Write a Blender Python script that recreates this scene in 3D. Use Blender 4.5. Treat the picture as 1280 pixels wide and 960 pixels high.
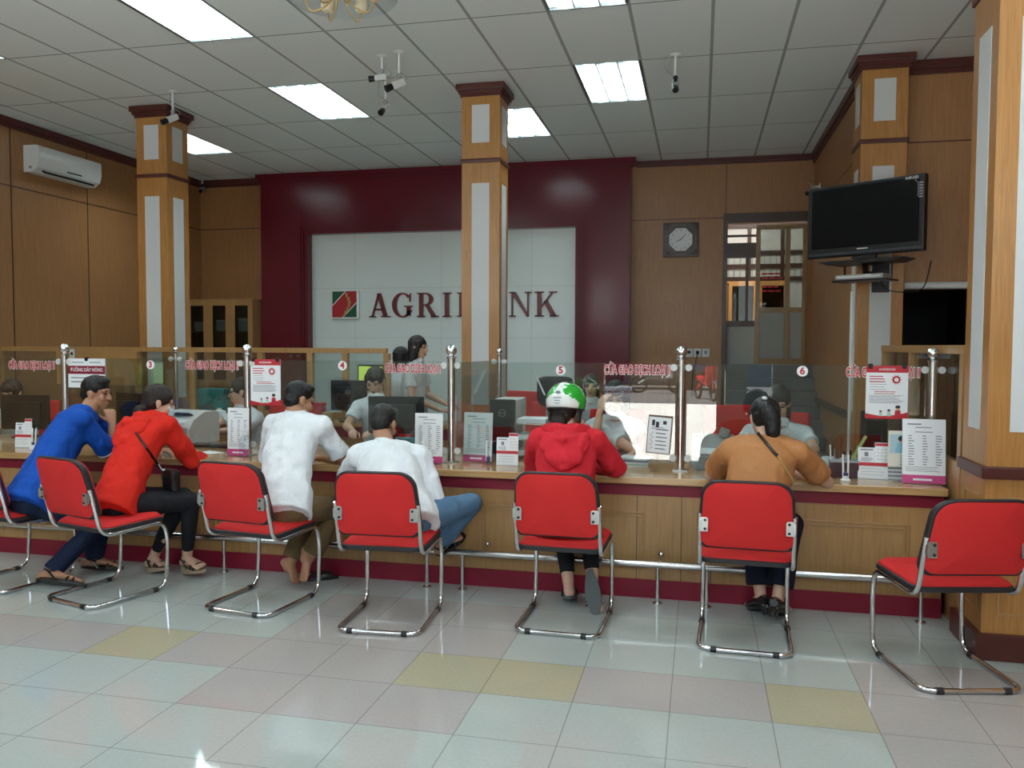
import bpy, bmesh, math, random
from mathutils import Vector as V, Matrix as M
random.seed(7)
for o in list(bpy.data.objects): bpy.data.objects.remove(o)
SC = bpy.context.scene
COL = SC.collection
R = math.radians

# ------------------------------------------------------------------ camera, world, light, exposure
F_PX, PITCH, ROLL, YAW = 1029.268, -0.0470780, 0.00385786, 0.2245307
CAM = V((-0.0568, -4.9985, 1.53))
fw = V((-math.sin(YAW) * math.cos(PITCH), math.cos(YAW) * math.cos(PITCH), math.sin(PITCH)))
rt0 = V((math.cos(YAW), math.sin(YAW), 0)); up0 = rt0.cross(fw)
rt = rt0 * math.cos(ROLL) + up0 * math.sin(ROLL)
up = up0 * math.cos(ROLL) - rt0 * math.sin(ROLL)
cd = bpy.data.cameras.new('camera'); cam = bpy.data.objects.new('camera', cd); COL.objects.link(cam)
cd.sensor_width = 36; cd.lens = 36 * F_PX / 1280; cd.clip_start = .05; cd.clip_end = 200
mt = M((rt, up, -fw)).transposed().to_4x4(); mt.translation = CAM
cam.matrix_world = mt; SC.camera = cam
SC.view_settings.view_transform = 'Standard'; SC.view_settings.look = 'None'
SC.view_settings.gamma = 1; SC.view_settings.use_curve_mapping = False
SC.view_settings.exposure = 0.35
SC.cycles.max_bounces = 10; SC.cycles.transparent_max_bounces = 24; SC.cycles.glossy_bounces = 5
SC.cycles.sample_clamp_indirect = 20; SC.cycles.caustics_reflective = False; SC.cycles.caustics_refractive = False

W = bpy.data.worlds.new('sky'); SC.world = W; W.use_nodes = True
nt = W.node_tree; sky = nt.nodes.new('ShaderNodeTexSky'); sky.sky_type = 'NISHITA'; sky.sun_disc = False
sky.sun_elevation = R(55); sky.sun_rotation = R(90); sky.air_density = 1.2
nt.links.new(sky.outputs[0], nt.nodes['Background'].inputs[0]); nt.nodes['Background'].inputs[1].default_value = 0.25

def light(name, kind, loc, energy, rot=(0, 0, 0), size=(1, 1), col=(1, 1, 1)):
    d = bpy.data.lights.new(name, kind); d.energy = energy; d.color = col
    if kind == 'AREA': d.shape = 'RECTANGLE'; d.size, d.size_y = size
    if kind == 'SUN': d.angle = R(2)
    o = bpy.data.objects.new(name, d); COL.objects.link(o); o.location = loc; o.rotation_euler = rot
    return o
DAY = (0.84, 0.97, 1.0)
light('sun', 'SUN', (0, -12, 10), 34, (0, R(-35), 0), col=(1, .96, .9))
# daylight entering through the entrance, plus added fill lamps in made-up transom windows
light('entrance_daylight', 'AREA', (-0.58, -5.62, 2.4), 24, (R(78), 0, 0), (1.4, 0.9), DAY)
for x, e in ((-5.6, 30), (-3.4, 34), (1.9, 34)):
    light('transom_fill', 'AREA', (x, -5.62, 2.75), e, (R(104), 0, 0), (1.9, 1.2), DAY)
TUBE = 30.0      # brightness of the fluorescent ceiling lights

# ------------------------------------------------------------------ helpers
def at(u, v, Y):
    d = fw + (u - 640) / F_PX * rt - (v - 480) / F_PX * up
    return CAM + d * ((Y - CAM.y) / d.y)
def atz(u, v, z):
    d = fw + (u - 640) / F_PX * rt - (v - 480) / F_PX * up
    return CAM + d * ((z - CAM.z) / d.z)

def tag(o, label=None, cat=None, group=None, kind=None):
    if label: o['label'] = label
    if cat: o['category'] = cat
    if group: o['group'] = group
    if kind: o['kind'] = kind
    return o
def thing(name, loc, label, cat, rot=(0, 0, 0), group=None, kind=None):
    o = bpy.data.objects.new(name, None); COL.objects.link(o); o.empty_display_size = .05
    o.location = loc; o.rotation_euler = rot if not isinstance(rot, (int, float)) else (0, 0, rot)
    return tag(o, label, cat, group, kind)
def dup(root, loc=None, rot=None, label=None, group=None):
    r = root.copy(); COL.objects.link(r)
    if loc is not None: r.location = loc
    if rot is not None: r.rotation_euler = rot if not isinstance(rot, (int, float)) else (0, 0, rot)
    if label: r['label'] = label
    if group: r['group'] = group
    for ch in list(root.children):
        c = ch.copy(); COL.objects.link(c); c.parent = r
        for g in list(ch.children):
            d = g.copy(); COL.objects.link(d); d.parent = c
    return r

def link_mesh(name, me, mat, parent=None, smooth=True, label=None):
    o = bpy.data.objects.new(name, me); COL.objects.link(o)
    if mat:
        for m_ in (mat if isinstance(mat, (list, tuple)) else [mat]): me.materials.append(m_)
    if parent: o.parent = parent
    if label: o['label'] = label
    return o

class MB:
    """collects shapes into one mesh"""
    def __init__(s): s.bm = bmesh.new(); s.mi = 0; s.bev = False
    def _done(s, verts, mat=None):
        if mat is not None: bmesh.ops.transform(s.bm, matrix=mat, verts=verts)
        for v in verts:
            for f in v.link_faces: f.material_index = s.mi
    def box(s, c, d, bev=0, rot=None, seg=2):
        r = bmesh.ops.create_cube(s.bm, size=1)['verts']
        bmesh.ops.scale(s.bm, vec=V(d), verts=r)
        if bev:
            s.bev = True
            es = {e for v in r for e in v.link_edges}
            g = bmesh.ops.bevel(s.bm, geom=list(es), offset=min(bev, min(d) * .49), segments=seg, affect='EDGES', profile=.6)
            r = list({v for f in g['faces'] for v in f.verts} | {v for v in r if v.is_valid})
            seen = set(r); st = list(r)
            while st:
                v = st.pop()
                for e in v.link_edges:
                    w = e.other_vert(v)
                    if w not in seen: seen.add(w); st.append(w)
            r = list(seen)
        m = M.Translation(V(c))
        if rot is not None: m = m @ (rot.to_4x4() if isinstance(rot, M) else M.Rotation(rot, 4, 'Z'))
        s._done(r, m); return s
    def b(s, x0, x1, y0, y1, z0, z1, bev=0):
        e = random.uniform(0, .0005) if min(abs(x1 - x0), abs(y1 - y0), abs(z1 - z0)) > .004 else random.uniform(0, .0001)
        return s.box(((x0 + x1) / 2, (y0 + y1) / 2, (z0 + z1) / 2), (abs(x1 - x0) - e, abs(y1 - y0) - e, abs(z1 - z0) - e), bev)
    def cone(s, p, q, r0, r1=None, n=14, caps=True):
        p, q = V(p), V(q); r1 = r0 if r1 is None else r1
        L = (q - p).length
        if L < 1e-6: return s
        r = bmesh.ops.create_cone(s.bm, cap_ends=caps, segments=n, radius1=r0, radius2=max(r1, 1e-4), depth=L)['verts']
        m = M.Translation((p + q) / 2) @ V((0, 0, 1)).rotation_difference((q - p).normalized()).to_matrix().to_4x4()
        s._done(r, m); return s
    def ball(s, c, r, rot=None, u=16, v=10):
        rr = (r, r, r) if isinstance(r, (int, float)) else r
        vs = bmesh.ops.create_uvsphere(s.bm, u_segments=u, v_segments=v, radius=1)['verts']
        m = M.Translation(V(c)) @ (rot.to_4x4() if rot is not None else M.Identity(4)) @ M.Diagonal((*rr, 1))
        s._done(vs, m); return s
    def caps(s, pts, rad, n=14):
        for i, p in enumerate(pts):
            r = rad[i] if isinstance(rad, (list, tuple)) else rad
            s.ball(p, r, u=n, v=8)
            if i: s.cone(pts[i - 1], p, rad[i - 1] if isinstance(rad, (list, tuple)) else rad, r, n)
        return s
    def rings(s, rings, closed=False, caps=True):
        vs = [[s.bm.verts.new(p) for p in ring] for ring in rings]
        n = len(vs[0]); k = len(vs); fs = []
        for i in range(k if closed else k - 1):
            a, b = vs[i], vs[(i + 1) % k]
            for j in range(n):
                try: fs.append(s.bm.faces.new((a[j], a[(j + 1) % n], b[(j + 1) % n], b[j])))
                except ValueError: pass
        if caps and not closed:
            fs.append(s.bm.faces.new(list(reversed(vs[0])))); fs.append(s.bm.faces.new(vs[-1]))
        for f in fs: f.material_index = s.mi
        return s
    def sweep(s, pts, r, n=10, closed=False, fillet=0, fseg=6):
        pts = [V(p) for p in pts]
        if fillet:
            q = []; N = len(pts)
            for i, p in enumerate(pts):
                if not closed and i in (0, N - 1): q.append(p); continue
                a, b = pts[i - 1], pts[(i + 1) % N]
                f = min(fillet, (a - p).length * .48, (b - p).length * .48)
                p0 = p + (a - p).normalized() * f; p1 = p + (b - p).normalized() * f
                for k in range(fseg + 1):
                    t = k / fseg; q.append(p0 * (1 - t) ** 2 + p * 2 * t * (1 - t) + p1 * t * t)
            pts = q
        rs = []; N = len(pts); nrm = None
        for i, p in enumerate(pts):
            a = pts[i - 1] if (i or closed) else p; b = pts[(i + 1) % N] if (i < N - 1 or closed) else p
            t = (b - a).normalized()
            if nrm is None: nrm = t.orthogonal().normalized()
            else: nrm = (nrm - t * nrm.dot(t)).normalized()
            bn = t.cross(nrm)
            rr = r[i] if isinstance(r, (list, tuple)) else r
            rs.append([p + (nrm * math.cos(2 * math.pi * j / n) + bn * math.sin(2 * math.pi * j / n)) * rr for j in range(n)])
        return s.rings(rs, closed)
    def loft(s, pts, lats, rxy, n=20):
        """elliptical sections along pts; lats the sideways axis; rxy (sideways, depth) radii"""
        rs = []
        for i, p in enumerate(pts):
            p = V(p); a = V(pts[max(i - 1, 0)]); b = V(pts[min(i + 1, len(pts) - 1)])
            t = (b - a).normalized(); l = V(lats[i] if isinstance(lats, list) else lats)
            l = (l - t * l.dot(t)).normalized(); d = t.cross(l); rx, ry = rxy[i]
            rs.append([p + l * math.cos(2 * math.pi * j / n) * rx + d * math.sin(2 * math.pi * j / n) * ry for j in range(n)])
        return s.rings(rs)
    def lathe(s, prof, c=(0, 0, 0), n=20, axis=None):
        c = V(c); q = V((0, 0, 1)).rotation_difference(V(axis)).to_matrix() if axis else M.Identity(3)
        return s.rings([[c + q @ V((max(r, 1e-4) * math.cos(2 * math.pi * j / n), max(r, 1e-4) * math.sin(2 * math.pi * j / n), z)) for j in range(n)] for r, z in prof])
    def prism(s, poly, y0, y1, o=(0, 0)):
        """polygon in x,z extruded along y"""
        a = [s.bm.verts.new((x + o[0], y0, z + o[1])) for x, z in poly]; b = [s.bm.verts.new((x + o[0], y1, z + o[1])) for x, z in poly]
        n = len(poly); fs = [s.bm.faces.new(a), s.bm.faces.new(list(reversed(b)))]
        for i in range(n): fs.append(s.bm.faces.new((a[i], b[i], b[(i + 1) % n], a[(i + 1) % n])))
        for f in fs: f.material_index = s.mi
        return s
    def mesh(s, smooth=35):
        bmesh.ops.recalc_face_normals(s.bm, faces=s.bm.faces)
        me = bpy.data.meshes.new('m'); s.bm.to_mesh(me); s.bm.free()
        if smooth:
            me.polygons.foreach_set('use_smooth', [True] * len(me.polygons))
            me.set_sharp_from_angle(angle=R(smooth))
        return me
    def to(s, name, mat, parent=None, off=None, label=None, smooth=35):
        if off is not None: bmesh.ops.translate(s.bm, vec=-V(off), verts=s.bm.verts)
        me = s.mesh(smooth); me.name = name
        o = link_mesh(name, me, mat, parent, label=label)
        if smooth and s.bev:
            w = o.modifiers.new('normals', 'WEIGHTED_NORMAL'); w.keep_sharp = True; w.weight = 100
        return o
    def fused(s, name, mat, parent, off, voxel=.008, it=6, label=None, disp=0, dscale=.12):
        """union of all shapes as one continuous skin"""
        bmesh.ops.translate(s.bm, vec=-V(off), verts=s.bm.verts)
        me = s.mesh(0); o = bpy.data.objects.new('tmp', me); COL.objects.link(o)
        m = o.modifiers.new('r', 'REMESH'); m.mode = 'VOXEL'; m.voxel_size = voxel
        m = o.modifiers.new('s', 'SMOOTH'); m.factor = .5; m.iterations = it
        if disp:
            tx = bpy.data.textures.get('folds%g' % dscale)
            if not tx:
                tx = bpy.data.textures.new('folds%g' % dscale, 'CLOUDS'); tx.noise_scale = dscale; tx.noise_depth = 1
            m = o.modifiers.new('d', 'DISPLACE'); m.texture = tx; m.strength = disp; m.mid_level = .5; m.texture_coords = 'LOCAL'
        dg = bpy.context.evaluated_depsgraph_get(); dg.update()
        n = bpy.data.meshes.new_from_object(o.evaluated_get(dg))
        bpy.data.objects.remove(o); n.name = name
        n.polygons.foreach_set('use_smooth', [True] * len(n.polygons))
        return link_mesh(name, n, mat, parent, label=label)

def text_mesh(s, size, ext=.001, offset=0, ax='CENTER', sx=1.0, mirror=False, line=1.0):
    cu = bpy.data.curves.new('t', 'FONT'); cu.body = s; cu.size = size; cu.extrude = ext; cu.offset = offset
    cu.align_x = ax; cu.align_y = 'CENTER'; cu.space_line = line; cu.resolution_u = 3
    o = bpy.data.objects.new('t', cu); COL.objects.link(o)
    dg = bpy.context.evaluated_depsgraph_get(); dg.update()
    me = bpy.data.meshes.new_from_object(o.evaluated_get(dg)); bpy.data.objects.remove(o); bpy.data.curves.remove(cu)
    me.transform(M.Rotation(R(90), 4, 'X') @ M.Diagonal((sx * (-1 if mirror else 1), 1, 1, 1)))
    return me
def text(name, s, size, mat, parent=None, loc=(0, 0, 0), **k):
    o = link_mesh(name, text_mesh(s, size, **k), mat, parent); o.location = loc
    return o

# ------------------------------------------------------------------ materials
def mat(name, col, rough=.5, metal=0, spec=.5, emit=None, estr=0, bump=0, bscale=40, coat=0, stretch=None, var=0, bdist=.01):
    m = bpy.data.materials.new(name); m.use_nodes = True; t = m.node_tree; p = t.nodes['Principled BSDF']
    p.inputs['Base Color'].default_value = (*col, 1); p.inputs['Roughness'].default_value = rough
    p.inputs['Metallic'].default_value = metal; p.inputs['Specular IOR Level'].default_value = spec
    p.inputs['Coat Weight'].default_value = coat; p.inputs['Coat Roughness'].default_value = .1
    if emit: p.inputs['Emission Color'].default_value = (*emit, 1); p.inputs['Emission Strength'].default_value = estr
    if bump or var:
        tc = t.nodes.new('ShaderNodeTexCoord'); mp = t.nodes.new('ShaderNodeMapping'); no = t.nodes.new('ShaderNodeTexNoise')
        mp.inputs['Scale'].default_value = stretch or (1, 1, 1); no.inputs['Scale'].default_value = bscale; no.inputs['Detail'].default_value = 4
        t.links.new(tc.outputs['Object'], mp.inputs[0]); t.links.new(mp.outputs[0], no.inputs['Vector'])
        if bump:
            bp = t.nodes.new('ShaderNodeBump'); bp.inputs['Strength'].default_value = bump; bp.inputs['Distance'].default_value = bdist
            t.links.new(no.outputs[0], bp.inputs['Height']); t.links.new(bp.outputs[0], p.inputs['Normal'])
        if var:
            cr = t.nodes.new('ShaderNodeValToRGB'); cr.color_ramp.elements[0].position = .3; cr.color_ramp.elements[1].position = .7
            cr.color_ramp.elements[0].color = (*[c * (1 - var) for c in col], 1); cr.color_ramp.elements[1].color = (*[min(1, c * (1 + var)) for c in col], 1)
            t.links.new(no.outputs[0], cr.inputs[0]); t.links.new(cr.outputs[0], p.inputs['Base Color'])
    return m
def wood(name, c0, c1, rough=.35, horiz=False, coat=.15):
    m = bpy.data.materials.new(name); m.use_nodes = True; t = m.node_tree; p = t.nodes['Principled BSDF']
    p.inputs['Roughness'].default_value = rough; p.inputs['Coat Weight'].default_value = coat; p.inputs['Coat Roughness'].default_value = .15
    tc = t.nodes.new('ShaderNodeTexCoord'); mp = t.nodes.new('ShaderNodeMapping'); no = t.nodes.new('ShaderNodeTexNoise')
    mp.inputs['Scale'].default_value = (.7, 14, 14) if horiz else (14, 14, .7)
    no.inputs['Scale'].default_value = 6; no.inputs['Detail'].default_value = 5; no.inputs['Distortion'].default_value = .6
    n2 = t.nodes.new('ShaderNodeTexNoise'); n2.inputs['Scale'].default_value = .9; n2.inputs['Detail'].default_value = 1
    mx = t.nodes.new('ShaderNodeMath'); mx.operation = 'MULTIPLY_ADD'; mx.inputs[1].default_value = .35
    cr = t.nodes.new('ShaderNodeValToRGB'); cr.color_ramp.elements[0].position = .38; cr.color_ramp.elements[1].position = .86
    cr.color_ramp.elements[0].color = (*c0, 1); cr.color_ramp.elements[1].color = (*c1, 1)
    t.links.new(tc.outputs['Object'], mp.inputs[0]); t.links.new(mp.outputs[0], no.inputs['Vector']); t.links.new(tc.outputs['Object'], n2.inputs['Vector'])
    t.links.new(n2.outputs[0], mx.inputs[0]); t.links.new(no.outputs[0], mx.inputs[2])
    t.links.new(mx.outputs[0], cr.inputs[0]); t.links.new(cr.outputs[0], p.inputs['Base Color'])
    return m
def glass(name, tint=(.93, .96, .95), rough=0.0, f0=.04):
    m = bpy.data.materials.new(name); m.use_nodes = True; t = m.node_tree; t.nodes.clear()
    out = t.nodes.new('ShaderNodeOutputMaterial'); tr = t.nodes.new('ShaderNodeBsdfTransparent'); gl = t.nodes.new('ShaderNodeBsdfGlossy')
    lw = t.nodes.new('ShaderNodeLayerWeight'); lw.inputs[0].default_value = .5
    pw = t.nodes.new('ShaderNodeMath'); pw.operation = 'POWER'; pw.inputs[1].default_value = 5
    ma = t.nodes.new('ShaderNodeMath'); ma.operation = 'MULTIPLY_ADD'; ma.inputs[1].default_value = 1 - f0; ma.inputs[2].default_value = f0
    mx = t.nodes.new('ShaderNodeMixShader'); tr.inputs[0].default_value = (*tint, 1); gl.inputs['Roughness'].default_value = rough
    t.links.new(lw.outputs['Facing'], pw.inputs[0]); t.links.new(pw.outputs[0], ma.inputs[0]); t.links.new(ma.outputs[0], mx.inputs[0])
    t.links.new(tr.outputs[0], mx.inputs[1]); t.links.new(gl.outputs[0], mx.inputs[2]); t.links.new(mx.outputs[0], out.inputs[0])
    return m
def grid(name, col, line, x0, dx, y0, dy, lw_x, lw_y, linex=None, rough=.6, spec=.5, speck=0, bump=0):
    """tiled surface: joints every dx from x0 and dy from y0"""
    m = bpy.data.materials.new(name); m.use_nodes = True; t = m.node_tree; p = t.nodes['Principled BSDF']
    p.inputs['Roughness'].default_value = rough; p.inputs['Specular IOR Level'].default_value = spec
    tc = t.nodes.new('ShaderNodeTexCoord'); sp = t.nodes.new('ShaderNodeSeparateXYZ'); t.links.new(tc.outputs['Object'], sp.inputs[0])
    def joint(out, o, d, w):
        a = t.nodes.new('ShaderNodeMath'); a.operation = 'SUBTRACT'; a.inputs[1].default_value = o - 100 * d; t.links.new(out, a.inputs[0])
        b = t.nodes.new('ShaderNodeMath'); b.operation = 'PINGPONG'; b.inputs[1].default_value = d / 2; t.links.new(a.outputs[0], b.inputs[0])
        c = t.nodes.new('ShaderNodeMath'); c.operation = 'LESS_THAN'; c.inputs[1].default_value = w / 2; t.links.new(b.outputs[0], c.inputs[0])
        return c.outputs[0]
    no = t.nodes.new('ShaderNodeTexNoise'); no.inputs['Scale'].default_value = 60; no.inputs['Detail'].default_value = 3; t.links.new(tc.outputs['Object'], no.inputs['Vector'])
    cr = t.nodes.new('ShaderNodeValToRGB'); cr.color_ramp.elements[0].position = .3; cr.color_ramp.elements[1].position = .7
    cr.color_ramp.elements[0].color = (*[c * (1 - speck) for c in col], 1); cr.color_ramp.elements[1].color = (*[c * (1 + speck) for c in col], 1)
    t.links.new(no.outputs[0], cr.inputs[0])
    m1 = t.nodes.new('ShaderNodeMix'); m1.data_type = 'RGBA'; m1.inputs['B'].default_value = (*line, 1)
    m2 = t.nodes.new('ShaderNodeMix'); m2.data_type = 'RGBA'; m2.inputs['B'].default_value = (*(linex or line), 1)
    t.links.new(joint(sp.outputs['Y'], y0, dy, lw_y), m1.inputs['Factor']); t.links.new(cr.outputs[0], m1.inputs['A'])
    t.links.new(joint(sp.outputs['X'], x0, dx, lw_x), m2.inputs['Factor']); t.links.new(m1.outputs['Result'], m2.inputs['A'])
    t.links.new(m2.outputs['Result'], p.inputs['Base Color'])
    return m

OAK = wood('oak_bright', (.33, .145, .036), (.47, .225, .062), coat=.08)
OAKW = wood('oak_wall', (.28, .13, .048), (.39, .19, .072), rough=.42, coat=.08)
OAKC = wood('oak_counter', (.33, .175, .066), (.46, .26, .10), rough=.3)
OAKT = wood('oak_countertop', (.36, .20, .08), (.52, .32, .14), rough=.18, horiz=True, coat=.4)
DARKWOOD = mat('dark_brown_wood', (.05, .022, .014), .35)
MAROON = mat('maroon_lacquer', (.135, .006, .016), .25, spec=.35, coat=.15)
MAROON2 = mat('maroon_paint', (.24, .012, .032), .38, spec=.35)
TRIMRED = mat('red_brown_trim', (.085, .018, .013), .35)
WHITEPANEL = mat('white_panel', (.62, .64, .65), .6, bump=.05, bscale=200)
NICHE = grid('niche_panel', (.76, .84, .83), (.58, .65, .64), -5.0, 1.32, 0, 50, .006, .0, rough=.35)
CHROME = mat('chrome', (.72, .72, .74), .12, 1)
STEEL = mat('brushed_steel', (.62, .61, .60), .22, 1)
DARKSTEEL = mat('steel_plate', (.55, .56, .55), .35, 1)
REDFAB = mat('red_fabric', (.62, .026, .026), .75, spec=.25, bump=.12, bscale=350)
BLACKRUB = mat('black_edging', (.018, .016, .018), .5)
BLACK = mat('black_plastic', (.009, .009, .011), .35, spec=.35)
SCREEN = mat('dark_screen', (.002, .002, .003), .3, spec=.12)
GREY = mat('grey_plastic', (.32, .34, .35), .45)
LGREY = mat('light_grey_plastic', (.60, .61, .60), .45)
WHITEP = mat('white_plastic', (.74, .76, .76), .35)
PAPER = mat('white_paper', (.80, .82, .84), .6)
PAPERG = mat('pale_green_paper', (.45, .62, .52), .7)
INK = mat('grey_ink', (.22, .24, .27), .7)
INKB = mat('black_ink', (.03, .03, .035), .7)
REDINK = mat('red_print', (.50, .012, .025), .5)
MAGENTA = mat('magenta_print', (.55, .06, .22), .5)
SIGNRED = mat('sign_burgundy', (.16, .015, .02), .35)
TEAL = mat('teal_plastic', (.03, .30, .33), .4)
TEALD = mat('dark_teal_fabric', (.02, .14, .13), .7)
GREEN = mat('green_gloss', (.02, .40, .03), .15, coat=.6)
DKGREEN = mat('emblem_green', (.01, .10, .05), .35)
EMBRED = mat('emblem_red', (.45, .02, .03), .35)
GOLD = mat('gold', (.55, .38, .14), .4, .5)
WHITEGLOSS = mat('white_gloss', (.80, .82, .80), .15, coat=.5)
CREAM = mat('cream_shade', (.66, .56, .38), .4)
GLASS = glass('clear_glass', (.90, .94, .93), 0, .09)
GLASSD = glass('cabinet_glass', (.55, .58, .56), .02, .015)
ACRYL = glass('clear_acrylic', (.9, .93, .95), .02, .05)
CEIL = mat('ceiling_board', (.62, .64, .63), .85)
SKIN = mat('skin', (.52, .29, .19), .5, spec=.35, var=.06, bscale=30)
SKINL = mat('fair_skin', (.62, .38, .27), .5, spec=.35, var=.05, bscale=30)
SKIND = mat('tanned_skin', (.42, .215, .13), .5, spec=.35, var=.06, bscale=30)
HAIR = mat('black_hair', (.008, .007, .007), .45, spec=.35, bump=.5, bscale=70, stretch=(1, 1, .2))
HAIRB = mat('brown_black_hair', (.016, .009, .007), .5, spec=.3, bump=.5, bscale=70, stretch=(1, 1, .2))
def cloth(n, c, b=.7, sc=11, r=.8): return mat(n, c, r, spec=.2, bump=b, bscale=sc, var=.05, bdist=.035, stretch=(1, 1, .55))
C_BLUE = cloth('blue_knit', (.008, .075, .40)); C_RED = cloth('orange_red_cotton', (.64, .022, .012)); C_RED2 = cloth('crimson_cotton', (.60, .022, .035))
C_WHITE = cloth('white_cotton', (.74, .77, .80)); C_WHITE2 = cloth('pale_white_cotton', (.66, .71, .74))
C_BROWN = cloth('caramel_satin', (.46, .20, .075), .8, 10, .5); C_KHAKI = cloth('khaki_twill', (.16, .105, .05)); C_NAVY = cloth('navy_cloth', (.010, .012, .028))
C_DENIM = cloth('blue_denim', (.10, .19, .31)); C_DKDENIM = cloth('dark_denim', (.012, .020, .05)); C_BLACK = cloth('black_knit', (.014, .014, .018))
LEATHER = mat('black_leather', (.012, .011, .011), .25, coat=.3); SOLE = mat('grey_rubber_sole', (.10, .115, .115), .8); CORK = mat('cork_wedge', (.33, .24, .16), .8)
LIPS = mat('lips', (.42, .10, .09), .4); EYEM = mat('dark_eye', (.02, .014, .012), .2); MASKB = mat('pale_blue_mask', (.45, .60, .68), .7)
# ------------------------------------------------------------------ the room
H = 4.035
XL, XR, YF = -7.6, 3.2, -5.7
def struct(mb, name, m, parent=None, **k):
    o = mb.to(name, m, parent, **k)
    if not parent: o['kind'] = 'structure'
    return o
# floor: one quad per tile, joints at x = .25 + .411 k, y = -1.16 + .4 k
TX, TY = .411, .40
def tilemat(n, c): return grid(n, c, [q * .55 for q in c], .25, TX, -1.16, TY, .004, .004, rough=.06, spec=.55, speck=.04)
fl = MB()
i0, i1 = math.floor((XL - .25) / TX), math.ceil((XR - .25) / TX)
j0, j1 = math.floor((YF + 1.16) / TY), math.ceil((6.6 + 1.16) / TY)
vv = {}
def fv(i, j):
    if (i, j) not in vv: vv[i, j] = fl.bm.verts.new((min(max(.25 + i * TX, XL), XR), min(max(-1.16 + j * TY, YF), 6.6), 0))
    return vv[i, j]
for i in range(i0, i1):
    for j in range(j0, j1):
        f = fl.bm.faces.new((fv(i, j), fv(i + 1, j), fv(i + 1, j + 1), fv(i, j + 1)))
        shade_pink = (j == -1) or (j in (-2, 0, 1) and -6 <= i <= -4) or (i >= 1 and j in (-2, 0))  # soft shade beside the daylight patches, put into the tile colour
        f.material_index = 1 if (j == -1 and i in (0, -3, -4, -8)) else (2 if shade_pink else 0)
o = fl.to('floor', [tilemat('floor_tile_grey', (.44, .475, .45)), tilemat('floor_tile_yellow', (.45, .41, .285)), tilemat('floor_tile_shade_pink', (.435, .40, .385))], smooth=0)
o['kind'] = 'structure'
# ceiling boards .605 x 1.21 with holes where the lights sit
CX, CY = .605, 1.21
LIGHTS = [(-7, 0), (-7, 2), (-2, 2), (-4, 3), (-11, 3), (-2, 0), (-11, 0), (-7, -2), (-2, -2), (2, -2), (-11, -2)]
cl = MB(); cv = {}
def cvert(i, j):
    if (i, j) not in cv: cv[i, j] = cl.bm.verts.new((min(max(i * CX, XL), XR), min(max(j * CY, YF), 6.6), H))
    return cv[i, j]
for i in range(-13, 6):
    for j in range(-5, 6):
        if (i, j) in LIGHTS: continue
        cl.bm.faces.new((cvert(i, j), cvert(i, j + 1), cvert(i + 1, j + 1), cvert(i + 1, j)))
CEILM = grid('ceiling_boards', (.80, .87, .88), (.12, .135, .135), 0, CX, 0, CY, .026, .011, linex=(.38, .41, .41), rough=.9, spec=.2, speck=.02)
o = cl.to('ceiling', CEILM, smooth=0); o['kind'] = 'structure'

struct(MB().b(XL - .2, XR + .2, YF - .2, 6.7, H + .12, H + .3), 'ceiling_sun_block', mat('sun_block_concrete', (.4, .4, .4), .9))  # unseen slab added to keep sun out of the ceiling gaps
struct(MB().b(XL - .12, XL, YF, 6.6, 0, H), 'wall_left', OAKW)
struct(MB().b(XL, -6.45, 6.42, 6.55, 0, H), 'wall_back_left', OAKW)
# red feature wall with its recessed white niche
fr = MB()
NX0, NX1, NZ = -5.68, -1.73, 3.14
fr.b(-6.45, NX0, 6.19, 6.55, 0, H - .005).b(NX1, -.995, 6.19, 6.55, 0, H - .005).b(NX0, NX1, 6.19, 6.55, NZ, H - .005)
struct(fr, 'wall_back_feature', MAROON)
NIC = bpy.data.materials.new('tmp')
nb = MB().b(NX0, NX1, 6.30, 6.34, 0, NZ)
struct(nb, 'wall_back_niche', NICHE)
mo = MB()
for k, w in ((0, .05), (.07, .03), (.12, .016)):
    d = .03 - k * .1
    mo.b(NX0 - k - w, NX0 - k, 6.19 - d, 6.2, 0, NZ + k + w).b(NX1 + k, NX1 + k + w, 6.19 - d, 6.2, 0, NZ + k + w).b(NX0 - k, NX1 + k, 6.19 - d, 6.2, NZ + k, NZ + k + w)
mo.b(-4.52, -4.514, 6.186, 6.2, NZ + .16, H).b(-1.62, -1.614, 6.186, 6.2, NZ + .16, H).b(-5.79, -5.784, 6.186, 6.2, NZ + .16, H)
struct(mo, 'trim_1', MAROON)
nl = MB()
for z in (1.95 - .32, 2.35): nl.b(NX0, NX1, 6.297, 6.30, z, z + .004)
struct(nl, 'trim_2', mat('niche_joint', (.5, .54, .53), .6))
# oak back wall at the right with the stair opening
DX0, DX1, DZ0, DZ1 = .25, 1.28, 1.29, 3.16
br_ = MB().b(-.995, DX0, 6.45, 6.55, 0, H).b(DX0, DX1, 6.45, 6.55, DZ1, H).b(DX1, 1.36, 6.45, 6.55, 0, H)
struct(br_, 'wall_back_right', OAKW)
struct(MB().b(1.36, 1.48, 3.1, 6.55, 0, H), 'wall_right', OAKW)
struct(MB().b(1.65, XR, 2.97, 3.1, 2.04, H).b(1.48, 1.70, 3.0, 3.1, 0, 2.04).b(2.25, XR, 2.97, 3.1, 0, 2.04), 'wall_side', OAKW)
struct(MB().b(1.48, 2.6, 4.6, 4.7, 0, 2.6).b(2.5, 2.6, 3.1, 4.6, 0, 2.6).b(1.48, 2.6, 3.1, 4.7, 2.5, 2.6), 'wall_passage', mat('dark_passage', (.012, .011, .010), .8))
struct(MB().b(XR, XR + .12, YF, 3.1, 0, H), 'wall_right_hall', OAKW)
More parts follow.
